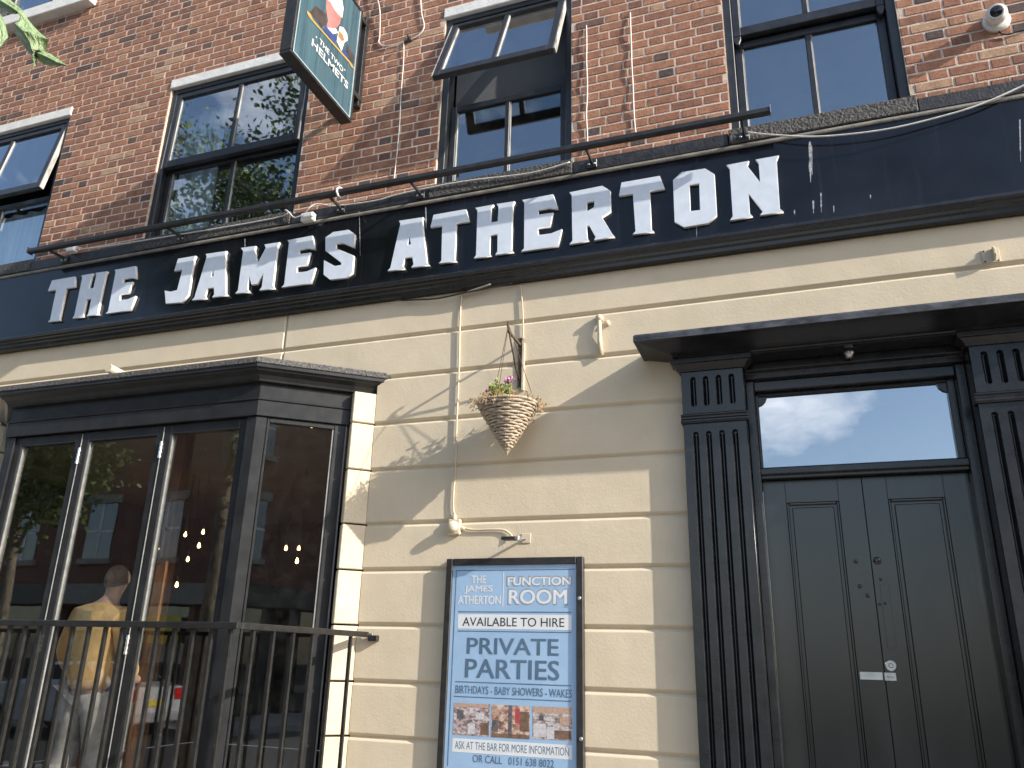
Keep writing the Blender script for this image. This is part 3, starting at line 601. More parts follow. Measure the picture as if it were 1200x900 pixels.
word = [('T', X(0,250,6,342,533), X(0,250,6,527,498)), ('H', X(0,250,6,512,724), X(0,250,6,753,397)), ('E', X(0,250,6,750,687), X(0,250,6,950,573)),
        ('J', X(180,230,4.615,57,540), X(180,230,4.615,225,315)), ('A', X(180,230,4.615,213,548), X(180,230,4.615,395,525)), ('M', X(180,230,4.615,440,518), X(180,230,4.615,684,240)), ('E', X(180,230,4.615,697,480), X(180,230,4.615,872,390)), ('S', X(300,220,6,467,560), X(300,220,6,697,360)),
        ('A', None, None), ('T', None, None), ('H', None, None), ('E', None, None), ('R', None, None),
        ('T', X(560,180,6,997,292), X(740,160,6,228,358)), ('O', None, None), ('N', None, None)]
for ch, xa, xb in word:
    a, b, c, d = zr(G[ch]); xa = a if xa is None else xa; xb = b if xb is None else xb
    k = 1.0
    lo = [[(xa+(x-a)/(b-a)*(xb-xa), LZ0+(z-c)/(d-c)*(LZ1-LZ0)) for x, z in lp] for lp in G[ch]]
    me = curve_mesh('letter', lo, .022, .0012, .0045)
    me.materials.append(M_LET); me.materials.append(M_LETS)
    for v in me.vertices: v.co.y += YF-.0025
    for p in me.polygons: p.material_index = 0 if abs(p.normal.y) > .97 else 1
    o = put('letter', me, None, fs); o['label'] = 'white letter '+ch+' of the fascia sign'

M_DRIP = mat('pale_drip_stain', (.34, .35, .37), .7, .3, 60)
rd = random.Random(21)
for px, y0, y1, w_ in ((949, 166, 214, .010), (951, 170, 205, .006), (962, 226, 249, .005), (953, 235, 250, .007), (931, 246, 252, .004), (977, 241, 249, .004), (1020, 228, 233, .004), (421, 240, 300, .004), (499, 243, 268, .005), (816, 252, 281, .004), (287, 280, 296, .004), (345, 248, 262, .008), (1195, 140, 190, .004)):
    a, b = at(px, y0, YF), at(px+(y1-y0)*.02, y1, YF); n_ = 9; L_, R_ = [], []
    for k in range(n_+1):
        t = k/n_; c_ = a.lerp(b, t); q_ = w_*(.35+.65*rd.random())*(1 if t < .75 else 1.3-t); L_.append((c_.x-q_, c_.z)); R_.append((c_.x+q_, c_.z))
    MB().exy(L_+R_[::-1], YF-.0012, YF-.0004).build('drip_mark', M_DRIP, fs)
# ------------------------------------------------------------------ light rail over the fascia
YR = -.235
rl = thing('sign_light_rail', (-3.1, -.05, 4.85), 'long slim black trough light bar held off the wall above the fascia', 'light bar')
pa, pb = at(36, 292, YR), at(903, 135, YR)
zr_ = (pa.z+pb.z)/2
MB().exx([(YR-.026, zr_-.012), (YR-.026, zr_+.020), (YR-.012, zr_+.030), (YR+.016, zr_+.030), (YR+.024, zr_+.016), (YR+.024, zr_-.012), (YR+.010, zr_-.018), (YR-.012, zr_-.018)], pa.x, pb.x).build('trough', M_BMET, rl, bevel=.003)
for px in (pa.x-.004, pb.x): MB().box(px, px+.005, YR-.03, YR+.028, zr_-.022, zr_+.034).build('end_cap', M_METAL if px > -1 else M_BMET, rl)
for (px, py) in ((79, 293), (215, 270), (400, 247), (493, 229), (694, 197), (872, 163)):
    b = at(px, py, -.055)
    g_ = MB(); g_.bar((b.x, -.06, zr_-.012), (b.x, YR+.012, zr_-.012), .012, .022); g_.build('bracket', M_BMET, rl)
    q = MB(); q.box(b.x-.035, b.x+.035, -.066, -.050, zr_-.055, zr_+.01); q.build('bracket_plate', M_BMET, rl, bevel=.003)
    for s in (-.02, .02): MB().lathe([(.009, 0), (.009, .008), (.004, .012)], (b.x+s, -.066, zr_-.03), 'y', 10).build('bolt', M_METAL, rl)
c = at(398, 233, YR); MB().tube([(c.x+.035*math.cos(a)*.3, YR+.035*math.cos(a), zr_+.005+.04*math.sin(a)) for a in [k*.7 for k in range(10)]], .008, 6).build('tape', M_WHITE, rl)

# ------------------------------------------------------------------ hanging pub sign
y_in, y_out = -.15, -.985; xs_ = at(412, 144, y_in).x; zb = at(412, 144, y_in).z
hs = thing('hanging_sign', (xs_, -.03, zb), 'double-sided teal pub sign with cartoon heads reading THE TWO HELMETS', 'pub sign')
M_SIGN = mat('teal_sign_print', (.026, .066, .094), .3, .1, 3, col2=(.055, .125, .16), stretch=(1, 9, .35), coat=.6)
HT = 1.12; fwid = .028
fr = MB(); X_a, X_b = xs_-.10, xs_
fr.box(X_a, X_b, y_out, y_in, zb, zb+fwid); fr.box(X_a, X_b, y_out, y_in, zb+HT-fwid, zb+HT); fr.box(X_a, X_b, y_out, y_out+fwid, zb+fwid, zb+HT-fwid); fr.box(X_a, X_b, y_in-fwid, y_in, zb+fwid, zb+HT-fwid)
fr.build('sign_frame', M_BMET, hs, bevel=.004)
MB().box(X_a+.008, X_b-.008, y_out+fwid, y_in-fwid, zb+fwid, zb+HT-fwid).build('sign_face', M_SIGN, hs)
pe = MB(); xf = X_b-.0075
for a in ((y_out+fwid, y_out+fwid+.010, zb+fwid, zb+HT-fwid), (y_in-fwid-.010, y_in-fwid, zb+fwid, zb+HT-fwid), (y_out+fwid+.01, y_in-fwid-.01, zb+fwid, zb+fwid+.010)): pe.box(xf, xf+.004, a[0], a[1], a[2], a[3])
pe.build('pale_inner_edge', mat('pale_teal_edge', (.28, .38, .43), .4, .05, 9), hs)
M_SW = mat('sign_white', (.60, .60, .60), .4, .03, 9); M_SP = mat('sign_pink', (.42, .16, .15), .4, .1, 14); M_SB = mat('sign_blue', (.03, .055, .19), .4, .1, 9); M_SG = mat('sign_gold', (.42, .27, .07), .4, .1, 9); M_SD = mat('sign_brown', (.05, .038, .038), .4, .2, 9)
def onsign(px, py): # photo pixel -> (y,z) on the sign face plane x = xs_
    v = CR*((px-600)/FPX) - CU*((py-450)/FPX) + CF; t = xf/v.x; return -CD+v.y*t, CZ+v.z*t
def sflat(name, pts, m, lift):
    P_ = [onsign(*p) for p in pts]; b = MB(); b.v = [(xf+lift, y, z) for y, z in P_]; b.f = [tuple(range(len(P_)))]; me = b.mesh(name)
    if me.polygons[0].normal.x < 0: me.flip_normals()
    put(name, me, m, hs)
def cs(l, ox=320, oy=0, sc=6): return [(ox+x/sc, oy+y/sc) for x, y in l]
sflat('sign_cap', cs([(300,40),(258,85),(340,190),(375,175),(372,100)]), M_SD, .001)
sflat('sign_face_shape', cs([(375,-60),(372,60),(385,150),(372,195),(400,220),(440,200),(470,165),(478,110),(430,-20)]), M_SP, .0015)
sflat('sign_helmet', cs([(365,-120),(378,-5),(405,18),(435,75),(485,128),(495,60),(485,0),(460,-90)]), M_SW, .002)
sflat('sign_jacket', cs([(372,180),(352,205),(430,305),(450,262),(400,222)]), M_SB, .0018)
sflat('sign_collar', cs([(380,195),(420,240),(455,232),(440,200)]), M_SW, .0022)
sflat('sign_helmet', cs([(468,185),(455,235),(445,290),(480,360),(500,300),(522,285),(520,240),(495,195)]), M_SW, .0024)
sflat('sign_face_shape', cs([(463,215),(455,255),(480,290),(500,285),(490,245)]), mat('sign_tan', (.30, .17, .08), .4, .1, 9), .0028)
sflat('sign_jacket', cs([(495,340),(480,365),(535,425),(520,370)]), M_SB, .0026)
sflat('sign_cap', cs([(520,310),(515,360),(535,420),(565,450),(570,400)]), M_SD, .002)
sflat('sign_spear', cs([(236,75),(262,98),(280,140),(545,440),(575,495),(548,470),(532,440),(262,135),(240,100)]), M_SG, .003)
def signtext(s, p0, p1, h, bold):
    (ya, za), (yb, zb_) = onsign(*p0), onsign(*p1)
    me = text_mesh('sign_lettering', s, ya, yb, za, za+h, xf+.003, bold, facing='x')
    put('sign_lettering', me, M_SW, hs)
a, b = onsign(365, 52), onsign(411, 99)
signtext('THE TWO', (320+322/6, 303/6), (320+492/6, 478/6), .048, .015)
signtext('HELMETS', (320+268/6, 318/6), (320+525/6, 605/6), .066, .016)
for px, py in ((320+303/6, 262/6), (320+502/6, 492/6)):
    y_, z_ = onsign(px, py); MB().box(xf+.001, xf+.003, y_-.006, y_+.006, z_-.006, z_+.006).build('sign_dot', M_SW, hs)
for z_ in (zb+.30, zb+HT-.06): MB().box(X_a+.02, X_b-.02, y_in, -.012, z_, z_+.043).build('wall_arm', M_BMET, hs, bevel=.003)
MB().box(X_a+.025, X_b-.025, -.05, -.002, zb+.25, zb+HT+.05).build('wall_channel', M_BMET, hs, bevel=.003)

# ------------------------------------------------------------------ poster case
pc = thing('poster_case', (-1.69, -.02, .9), 'black framed poster case with pale blue function room poster', 'poster case')
YP = -.045
A_ = at(523.3, 655, YP); B_ = at(682.9, 651.8, YP); pz1 = (A_.z+B_.z)/2; px0, px1 = A_.x, B_.x; pz0 = pz1-1.275
fwd = .042
f = MB(); f.box(px0, px0+fwd, YP, -.001, pz0, pz1); f.box(px1-fwd, px1, YP, -.001, pz0, pz1); f.box(px0+fwd, px1-fwd, YP, -.001, pz1-fwd, pz1); f.box(px0+fwd, px1-fwd, YP, -.001, pz0, pz0+fwd)
f.build('case_frame', M_BMET, pc, bevel=.004)
M_PB = mat('poster_blue', (.34, .52, .74), .55, .04, 3, col2=(.39, .57, .79), bump2=.003, b2scale=7)
YQ = -.031
MB().box(px0+fwd, px1-fwd, YQ, -.002, pz0+fwd, pz1-fwd).build('poster_sheet', M_PB, pc)
MB().box(px0+fwd+.001, px1-fwd-.001, YP+.006, YP+.008, pz0+fwd+.001, pz1-fwd-.001).build('case_glazing', M_PGLASS, pc)
M_PW = mat('poster_white', (.80, .82, .84), .6, .02, 5); M_PN = mat('poster_navy', (.10, .17, .26), .6, .05, 5); M_PK = mat('poster_black', (.02, .02, .025), .6, .05, 5); M_PL = mat('poster_outline', (.30, .33, .36), .6, .05, 5); M_PWF = None
def pxx(px, py): p = at(px, py, YQ); return p.x, p.z
def prect(name, x0, x1, y0, y1, m, lift):
    ym, xm_ = (y0+y1)/2, (x0+x1)/2
    a = pxx(x0, ym)[0]; b = pxx(x1, ym)[0]; t = pxx(xm_, y0)[1]; u = pxx(xm_, y1)[1]
    MB().quad((a, YQ-lift, u), (b, YQ-lift, u), (b, YQ-lift, t), (a, YQ-lift, t)).build(name, m, pc); return a, b, u, t
def ptext(s, x0, x1, y0, y1, m, bold=0, lift=.001, outline=None):
    ym, xm_ = (y0+y1)/2, (x0+x1)/2
    a = pxx(x0, ym)[0]; b = pxx(x1, ym)[0]; t = pxx(xm_, y0)[1]; u = pxx(xm_, y1)[1]
    hgt_ = t-u; wt = bold*hgt_*1.1
    def stack(dx, dz, base, m_):
        v, f = [], []
        for k, (ox, oz) in enumerate([(a_*dx, b_*dz) for a_ in (-1, 0, 1) for b_ in (-1, 0, 1)] if dx else [(0, 0)]):
            me = text_mesh('t', s, a+dx+ox, b-dx+ox, u+dz+oz, t-dz+oz, YQ-base-.00003*k, 0); n_ = len(v); v += [tuple(q.co) for q in me.vertices]; f += [tuple(n_+w_ for w_ in p_.vertices) for p_ in me.polygons]; bpy.data.meshes.remove(me)
        b_ = MB(); b_.v = v; b_.f = f; b_.build('poster_lettering', m_, pc)
    if outline: stack(wt-.006, wt*.3-.006, lift-.0006, outline) if False else stack(-.0035, -.0035, lift-.0004, outline)
    stack(wt, wt*.45, lift, m)
for s, x0, x1, y0, y1 in (('THE', 552.4, 569.9, 674.5, 683.5), ('JAMES', 544.5, 577.3, 686.2, 695.7), ('ATHERTON', 536.6, 587.1, 698.1, 708.1)): ptext(s, x0, x1, y0, y1, M_PW, .03)
prect('poster_rule', 589.2, 590.3, 671, 711, M_PW, .001)
ptext('FUNCTION', 595, 669.1, 676.1, 685.9, M_PW, .04, outline=M_PL); ptext('ROOM', 596.3, 664.4, 691, 707.8, M_PW, .028, outline=M_PL)
prect('poster_rule', 537, 669.5, 716.7, 717.8, M_PN, .001)
prect('poster_band', 536.6, 669.9, 720.2, 737.4, M_PW, .0006); ptext('AVAILABLE TO HIRE', 542.1, 661.2, 723.8, 734.2, M_PK, .004)
prect('poster_rule', 536.5, 669.5, 739.8, 740.9, M_PN, .001)
ptext('PRIVATE', 547.2, 654.9, 748, 767.5, M_PN, .022); ptext('PARTIES', 545.1, 655.7, 773, 796, M_PN, .022)
prect('poster_rule', 533.5, 669.3, 800.6, 801.8, M_PN, .001)
ptext('BIRTHDAYS - BABY SHOWERS - WAKES', 533.8, 670.2, 805.5, 815, M_PN, -.004)
prect('poster_rule', 532, 669.3, 818.4, 819.5, M_PN, .001)
def print_mat(name, a, b, c, sc):
    m = bpy.data.materials.new(name); m.use_nodes = True; t = m.node_tree; N = t.nodes.new; K = t.links.new; bb = t.nodes['Principled BSDF']
    g = N('ShaderNodeNewGeometry'); mp = N('ShaderNodeMapping'); mp.inputs['Scale'].default_value = (1, 1, 1.6); K(g.outputs['Position'], mp.inputs[0])
    v = N('ShaderNodeTexVoronoi'); v.inputs['Scale'].default_value = sc; K(mp.outputs[0], v.inputs['Vector'])
    n = N('ShaderNodeTexNoise'); n.inputs['Scale'].default_value = sc*.5; n.inputs['Detail'].default_value = 6; K(mp.outputs[0], n.inputs['Vector'])
    s = N('ShaderNodeSeparateColor'); K(v.outputs['Color'], s.inputs[0]); mxx = N('ShaderNodeMath'); mxx.operation = 'MULTIPLY_ADD'; mxx.inputs[1].default_value = .4; K(s.outputs[0], mxx.inputs[0])
    m3 = N('ShaderNodeMath'); m3.operation = 'MULTIPLY'; m3.inputs[1].default_value = .75; K(n.outputs['Fac'], m3.inputs[0]); K(m3.outputs[0], mxx.inputs[2])
    r = N('ShaderNodeValToRGB'); e = r.color_ramp.elements; e[0].position = .3; e[0].color = (*a, 1); e[1].position = .8; e[1].color = (*c, 1); q = e.new(.52); q.color = (*b, 1); K(mxx.outputs[0], r.inputs[0]); K(r.outputs[0], bb.inputs['Base Color']); bb.inputs['Roughness'].default_value = .6
    return m
pm = [print_mat('photo_print_a', (.10, .08, .09), (.34, .25, .24), (.66, .58, .58), 60), print_mat('photo_print_b', (.10, .06, .06), (.48, .27, .20), (.70, .60, .50), 50), print_mat('photo_print_c', (.14, .12, .16), (.40, .30, .24), (.66, .64, .68), 55)]
M_P1 = mat('photo_floor', (.20, .12, .08), .6, .2, 30); M_P2 = mat('photo_red', (.50, .07, .08), .6, .1, 30); M_P3 = mat('photo_light', (.62, .60, .62), .6, .1, 60); M_P4 = mat('photo_warm', (.44, .26, .18), .6, .35, 90, col2=(.60, .45, .36)); M_P5 = mat('photo_dark', (.13, .12, .13), .6, .2, 40)
for k, (x0, y0, x1, y1) in enumerate(((531.4, 824.5, 573.6, 862), (575.7, 826.5, 620.8, 865), (624.3, 828.5, 670.4, 867))):
    prect('poster_photo', x0, x1, y0, y1, pm[k], .001); W_, H_ = x1-x0, y1-y0
    def pr(u0, u1, v0, v1, m_): prect('photo_detail', x0+u0*W_, x0+u1*W_, y0+v0*H_, y0+v1*H_, m_, .0014)
    if k == 0: pr(.02, .98, 0, .12, M_P4); pr(.62, .85, .3, .5, M_P3); pr(.1, .28, .2, .48, M_P5); pr(.4, .6, .62, .95, M_P3); pr(.75, .98, .6, .98, M_P1); pr(.45, .56, .1, .3, M_P3)
    if k == 1: pr(.62, .74, .1, .55, M_P2); pr(.44, .54, .0, .9, M_P5); pr(.02, .2, .1, .3, M_P4); pr(.02, .18, .45, .8, M_P5); pr(.74, .98, .2, .8, M_P1); pr(0, 1, .88, 1, M_P1)
    if k == 2: pr(0, 1, 0, .2, M_P4); pr(.35, .48, .3, .42, M_P3); pr(.16, .28, .25, .42, M_P5); pr(.55, .98, .72, .98, M_P1); pr(.7, .97, .3, .55, M_P4); pr(.02, .34, .5, .9, M_P3); pr(.36, .55, .6, .98, M_P3)
prect('poster_band', 530, 670.5, 869, 885.5, M_PW, .0006); ptext('ASK AT THE BAR FOR MORE INFORMATION', 533, 666.7, 872.2, 881.6, M_PN, .0)
ptext('OR CALL   0151 638 8022', 554, 649.3, 887.5, 896.5, M_PN, .002)
prect('poster_rule', 534.4, 674, 667.3, 668.4, M_PN, .001); prect('poster_rule', 529.2, 530.2, 668, 898, M_PN, .0008)
for px, py in ((679, 701), (681, 866)):
    c = at(px, py, YP); MB().lathe([(.011, 0), (.011, .006), (.007, .009)], (c.x, YP, c.z), 'y', 14).build('case_lock', M_METAL, pc)

# ------------------------------------------------------------------ poster lamp, junction box, cables
c = at(598, 629, -.03)
pl = thing('poster_lamp', (c.x, 0, c.z), 'small black and steel floodlight above the poster case', 'lamp')
a_, b_ = at(588, 631, -.12), at(603, 631, -.12)
MB().box(a_.x, b_.x+.01, -.135, -.075, a_.z-.010, a_.z+.010).build('lamp_head', M_BMET, pl, bevel=.003)
MB().box(b_.x+.012, b_.x+.03, -.13, -.07, a_.z-.012, a_.z+.014).build('lamp_bracket', M_METAL, pl, bevel=.003)
MB().bar((b_.x+.0, -.09, a_.z+.006), (b_.x+.03, -.002, a_.z+.012), .016, .010).build('lamp_arm', M_METAL, pl)
MB().box(b_.x+.005, b_.x+.065, -.006, -.001, a_.z-.015, a_.z+.045).build('lamp_plate', M_CREAMC, pl, bevel=.002)
c = at(532.5, 617.5, -.02)
jb = thing('junction_box', (c.x, 0, c.z), 'cream painted square junction box with domed lid at foot of the long cable', 'junction box')
MB().box(c.x-.042, c.x+.042, -.030, -.0, c.z-.05, c.z+.05).build('box_base', M_CREAMC, jb, bevel=.006)
MB().lathe([(.038, 0), (.037, .018), (.031, .034), (.020, .043), (.006, .046)], (c.x-.004, -.03, c.z), 'y', 20).build('box_lid', M_CREAMC, jb, smooth=True)
MB().lathe([(.014, 0), (.014, .02), (.008, .03)], (c.x-.004, -.015, c.z+.05), 'z', 10).build('gland', M_CREAMC, jb)
MB().lathe([(.013, 0), (.013, .02), (.008, .03)], (c.x+.042, -.015, c.z-.01), (Vector((0, 1, 0)), Vector((0, 0, 1)), Vector((1, 0, 0))), 10).build('gland', M_CREAMC, jb)
JB = c
def cable(name, pts, r, m, label, cat='cable', group=None):
    # smooth with Catmull-Rom
    P_ = [Vector(p) for p in pts]; Q = []
    for i in range(len(P_)-1):
        p0, p1, p2, p3 = P_[max(i-1, 0)], P_[i], P_[i+1], P_[min(i+2, len(P_)-1)]
        for k in range(6):
            t = k/6; Q.append(.5*((2*p1)+(p2-p0)*t+(2*p0-5*p1+4*p2-p3)*t*t+(3*p1-p0-3*p2+p3)*t**3))
    Q.append(P_[-1]); o = MB().tube(Q, r, 6).build(name, m, smooth=True); return tag(o, label, cat, group)
def wp(px, py, off=.012): p = at(px, py, -off); return (p.x, -off, p.z)
cable('wall_cable', [(JB.x-.004, -.012, JB.z+.075), wp(531, 590), wp(534, 540), wp(535.5, 490), wp(538, 430), wp(539, 380), wp(541, 348), wp(546, 343, .03), wp(575, 333, .05)], .0065, M_CREAMC, 'cream painted cable dropping from the fascia to the domed junction box')
cable('lamp_cable', [(JB.x+.07, -.012, JB.z-.01), wp(556, 621), wp(575, 620.5), wp(590, 621), wp(597, 625), wp(601, 630, .02)], .0065, M_CREAMC, 'cream painted cable curving from the junction box to the poster lamp')
cable('bracket_cable', [wp(610, 334), wp(612, 355), wp(613, 375), wp(613.5, 398)], .005, M_CREAMC, 'thin pale cable running down from the fascia to the basket bracket')
cable('black_cable', [wp(470, 352, .03), wp(510, 350, .04), wp(545, 343, .05), wp(600, 332, .05)], .006, M_BMET, 'black cable sagging under the fascia moulding')
def rp(px, py, off): p = at(px, py, -off); return (p.x, -off, p.z)
cable('sign_cable', [rp(75, 292, .08), rp(90, 290, .09), rp(105, 291, .09), rp(160, 283, .08), rp(320, 256, .07), rp(334, 246, .09), rp(345, 255, .08), rp(357, 250, .08)], .0055, M_WHITEC, 'white cable lying on the ledge left of the white box')
cable('sign_cable', [rp(357, 252, .09), rp(362, 244, .12), rp(372, 239, .1), rp(395, 241, .075), rp(440, 235, .07), rp(470, 227, .07), rp(540, 213, .075), rp(620, 203, .075), rp(668, 190, .075)], .0055, M_WHITEC, 'white cable along the ledge under the propped open window')
cable('sign_cable', [rp(875, 155, .075), rp(905, 158, .09), rp(960, 160, .10), rp(1030, 153, .10), rp(1090, 140, .09), rp(1150, 122, .085), rp(1215, 93, .075), rp(1260, 72, .075)], .006, M_WHITEC, 'white cable drooping across the fascia at the right below the camera')
for (pxa, pya, pxb, pyb, lab) in ((687, 30, 688, 175, 'white cable down the brick close beside the propped open window'), (738, 15, 745, 160, 'thin white cable down the brick midway between two windows')):
    n = 7; cable('wall_cable', [wp(pxa+(pxb-pxa)*k/n+random.uniform(-.8, .8), pya+(pyb-pya)*k/n, .010+.01*(k % 2)) for k in range(n+1)], .0055, M_WHITEC, lab)
cable('sign_feed_cable', [wp(430, -30), wp(444, 5, .03), wp(445, 40), wp(444, 50), wp(452, 54), wp(470, 50), wp(488, 43), wp(497, 32), wp(494, 15), wp(492, -15)], .0055, M_WHITEC, 'white cable looping over the brick beside the hanging sign')
cable('wall_cable', [wp(473, 48), wp(473, 70), wp(470, 110), wp(468, 150), wp(463, 200), wp(461, 216)], .0045, M_WHITEC, 'thin grey cable down the brick between hanging sign and propped window')
c = at(477, 46, -.02)
bs = thing('wall_stub', (c.x, 0, c.z), 'small rusty fixing on the brick beside the hanging sign', 'wall fixing')
MB().box(c.x-.03, c.x+.04, -.02, 0, c.z-.02, c.z+.02).build('fixing_plate', M_SILL, bs, bevel=.004); MB().tube([(c.x+.02, -.02, c.z), (c.x+.03, -.07, c.z-.01)], .010, 8).build('fixing_pin', M_SILL, bs)
c = at(361, 254, -.10)
wb = thing('cable_box', (c.x, -.05, c.z), 'small white cable box on the ledge above the letter S', 'junction box')
MB().box(c.x-.06, c.x+.05, -.115, -.062, c.z-.035, c.z+.035).build('box_body', M_WHITE, wb, bevel=.006); MB().box(c.x-.03, c.x+.06, -.13, -.1, c.z-.02, c.z+.02).build('box_cover', M_WHITE, wb, bevel=.008)
c = at(84, 292, -.09)
wb = thing('cable_box', (c.x, -.05, c.z), 'small white cable box at the left end of the light bar', 'junction box')
MB().box(c.x-.045, c.x+.045, -.115, -.055, c.z-.03, c.z+.03).build('box_body', M_WHITE, wb, bevel=.012, seg=2); MB().lathe([(.012, 0), (.012, .03)], (c.x+.045, -.08, c.z), (Vector((0, 1, 0)), Vector((0, 0, 1)), Vector((1, 0, 0))), 8).build('gland', M_WHITE, wb)

# ------------------------------------------------------------------ CCTV
c = at(1168, 24, -.02)
cc = thing('security_camera', (c.x, 0, c.z), 'white dome security camera on the brick at the top right', 'camera')
MB().lathe([(.078, 0), (.078, .020), (.070, .030), (.060, .034)], (c.x, -.0, c.z), 'y', 28).build('camera_base', M_WHITE, cc, smooth=True)
look = Vector((-.20, -.85, -.28)).normalized(); xa_ = look.orthogonal().normalized(); ya_ = look.cross(xa_); cc_ = Vector((c.x-.012, -.075, c.z))
prof = [(.008, -.062)]+[(.062*math.sin(a), -.062*math.cos(a)) for a in [k*math.pi/12 for k in range(1, 10)]]+[(.046, .052), (.036, .052)]
MB().lathe(prof, cc_, (xa_, ya_, look), 24).build('camera_ball', M_WHITE, cc, smooth=True)
MB().lathe([(.036, .050), (.034, .0535), (.015, .0535), (.013, .056), (.006, .057)], cc_, (xa_, ya_, look), 20).build('camera_lens', mat('camera_glass', (.01, .01, .012), .08, .1, 9), cc, smooth=True)
MB().tube([(c.x+.0, -.01, c.z-.075), (c.x+.012, -.012, c.z-.10), (c.x+.05, -.01, c.z-.115), (c.x+.3, -.01, c.z-.06)], .005, 6).build('camera_lead', M_BMET, cc, smooth=True)

# ------------------------------------------------------------------ small wall fittings
t0, t1 = at(703, 374), at(705, 417)
sp = thing('wall_hook', (t0.x, 0, t1.z), 'cream overpainted old hook bracket on the render right of the basket', 'wall bracket')
MB().tube([(t0.x, -.02, t0.z), (t0.x+.004, -.028, t0.z-.09), (t0.x+.002, -.022, t0.z-.16), (t1.x, -.014, t1.z)], [.013, .014, .016, .017], 8).build('hook_shank', M_RENDP, sp, smooth=True)
MB().lathe([(.026, 0), (.028, .02), (.018, .04), (.006, .045)], (t0.x, -.0, t0.z), 'y', 12).build('hook_head', M_RENDP, sp, smooth=True)
MB().lathe([(.020, 0), (.022, .012), (.008, .02)], (t0.x+.05, 0, t0.z-.04), 'y', 10).build('hook_boss', M_RENDP, sp, smooth=True)
c = at(1161, 301)
sp = thing('wall_clip', (c.x, 0, c.z), 'small cream bracket plate with upright lug above the door on the right', 'wall bracket')
MB().box(c.x-.045, c.x+.045, -.008, 0, c.z-.04, c.z+.045).build('clip_plate', M_RENDP, sp, bevel=.002)
MB().exx([(-.008, c.z-.03), (-.03, c.z-.03), (-.05, c.z-.005), (-.05, c.z+.03), (-.03, c.z+.05), (-.008, c.z+.05)], c.x+.008, c.x+.020).build('clip_lug', M_RENDP, sp, bevel=.002)
for dx, dz in ((-.033, .035), (-.033, -.03), (.033, -.03)): MB().lathe([(.005, 0), (.005, .003), (.002, .004)], (c.x+dx, -.008, c.z+dz), 'y', 8).build('screw', M_SILL, sp)
c = at(148, 430, -.33)
sp = tag(MB().tube([(c.x, -.12, z_top+.045), (c.x-.01, -.48, z_top+.075)], .034, 14).build('pipe_end', M_RENDP, bevel=.003), 'short cream pipe end lying on the bay roof', 'pipe')

# ------------------------------------------------------------------ hanging basket
hb = at(597, 390, -.22); wb0, wb1 = at(607, 405, 0), at(612, 455, 0)
xw = (wb0.x+wb1.x)/2
bk = thing('basket_bracket', (xw, 0, wb1.z), 'rusty wrought iron bracket holding the wicker basket', 'bracket')
M_RUST = mat('rusty_black_iron', (.03, .025, .022), .8, .4, 60, col2=(.14, .08, .05), bump=.003, bscale=90)
zt, zb2 = wb0.z+.03, wb1.z; yo = -.225
MB().box(xw-.014, xw+.014, -.010, -.001, zb2, zt+.02).build('wall_strap', M_RUST, bk, bevel=.002)
MB().box(xw+.016, xw+.034, -.016, -.001, zb2-.02, zt-.02).build('timber_batten', M_CREAMC, bk, bevel=.002)
arm = MB(); arm.bar((xw, -.008, zt-.03), (xw-.005, yo, zt-.02), .012, .014); arm.build('top_arm', M_RUST, bk)
MB().tube([(xw, -.008, zb2+.06), (xw, -.07, zb2+.10), (xw, -.14, zt-.14), (xw-.004, yo+.01, zt-.025)], .007, 6).build('brace', M_RUST, bk, smooth=True)
MB().tube([(xw-.005, yo, zt-.02), (xw-.005, yo-.012, zt+.02), (xw-.005, yo-.004, zt+.045), (xw-.005, yo+.012, zt+.045)], .009, 6).build('hook', M_RUST, bk, smooth=True)
cb = at(595.5, 475, yo); tip = at(595.5, 531, yo)
rb = (at(628, 474, yo).x-at(563, 472, yo).x)/2; hgt = cb.z-tip.z-.01
bx = cb.x; rim_z = cb.z+.0
wk = thing('hanging_basket', (bx, yo, tip.z), 'cone shaped wicker hanging basket with ragged plants', 'hanging basket')
M_WICK = mat('grey_wicker', (.25, .19, .135), .75, .3, 45, col2=(.54, .46, .36), bump=.003, bscale=90)
n = 19
rsk = random.Random(5)
for k in range(n):
    z = rim_z-hgt*k/n; r = rb*(1-k/n)**.93+.004; pts = []; ph = rsk.uniform(0, 6); m_ = 36
    for j in range(m_+1):
        a = 2*math.pi*j/m_; wob = .004*math.sin(a*9+k*math.pi+ph*.2)+rsk.uniform(-.0012, .0012)
        pts.append((bx+(r+wob)*math.cos(a), yo+(r+wob)*math.sin(a), z+.0025*math.sin(a*3+ph)+rsk.uniform(-.001, .001)))
    MB().tube(pts, hgt/n*.60, 6, cap=False).build('wicker_ring', M_WICK, wk, smooth=True)
st = MB()
for j in range(14):
    a = 2*math.pi*j/14; st.tube([(bx+rb*.98*math.cos(a), yo+rb*.98*math.sin(a), rim_z+.012), (bx+rb*.5*math.cos(a), yo+rb*.5*math.sin(a), rim_z-hgt*.5), (bx, yo, tip.z-.01)], .004, 5)
st.build('stakes', M_WICK, wk)
MB().lathe([(.001, 0), (rb*.45, hgt*.5), (rb*.9, hgt*.96), (.001, hgt*.95)], (bx, yo, tip.z+.012), 'z', 20).build('liner', mat('dark_soil', (.04, .03, .022), .95, .3, 60, bump=.01, bscale=80), wk)
for j in range(3):
    a = 2*math.pi*j/3+.5; MB().tube([(bx+rb*.96*math.cos(a), yo+rb*.96*math.sin(a), rim_z+.005), (xw-.005, yo-.004, zt+.03)], .0022, 5).build('chain', M_RUST, wk)
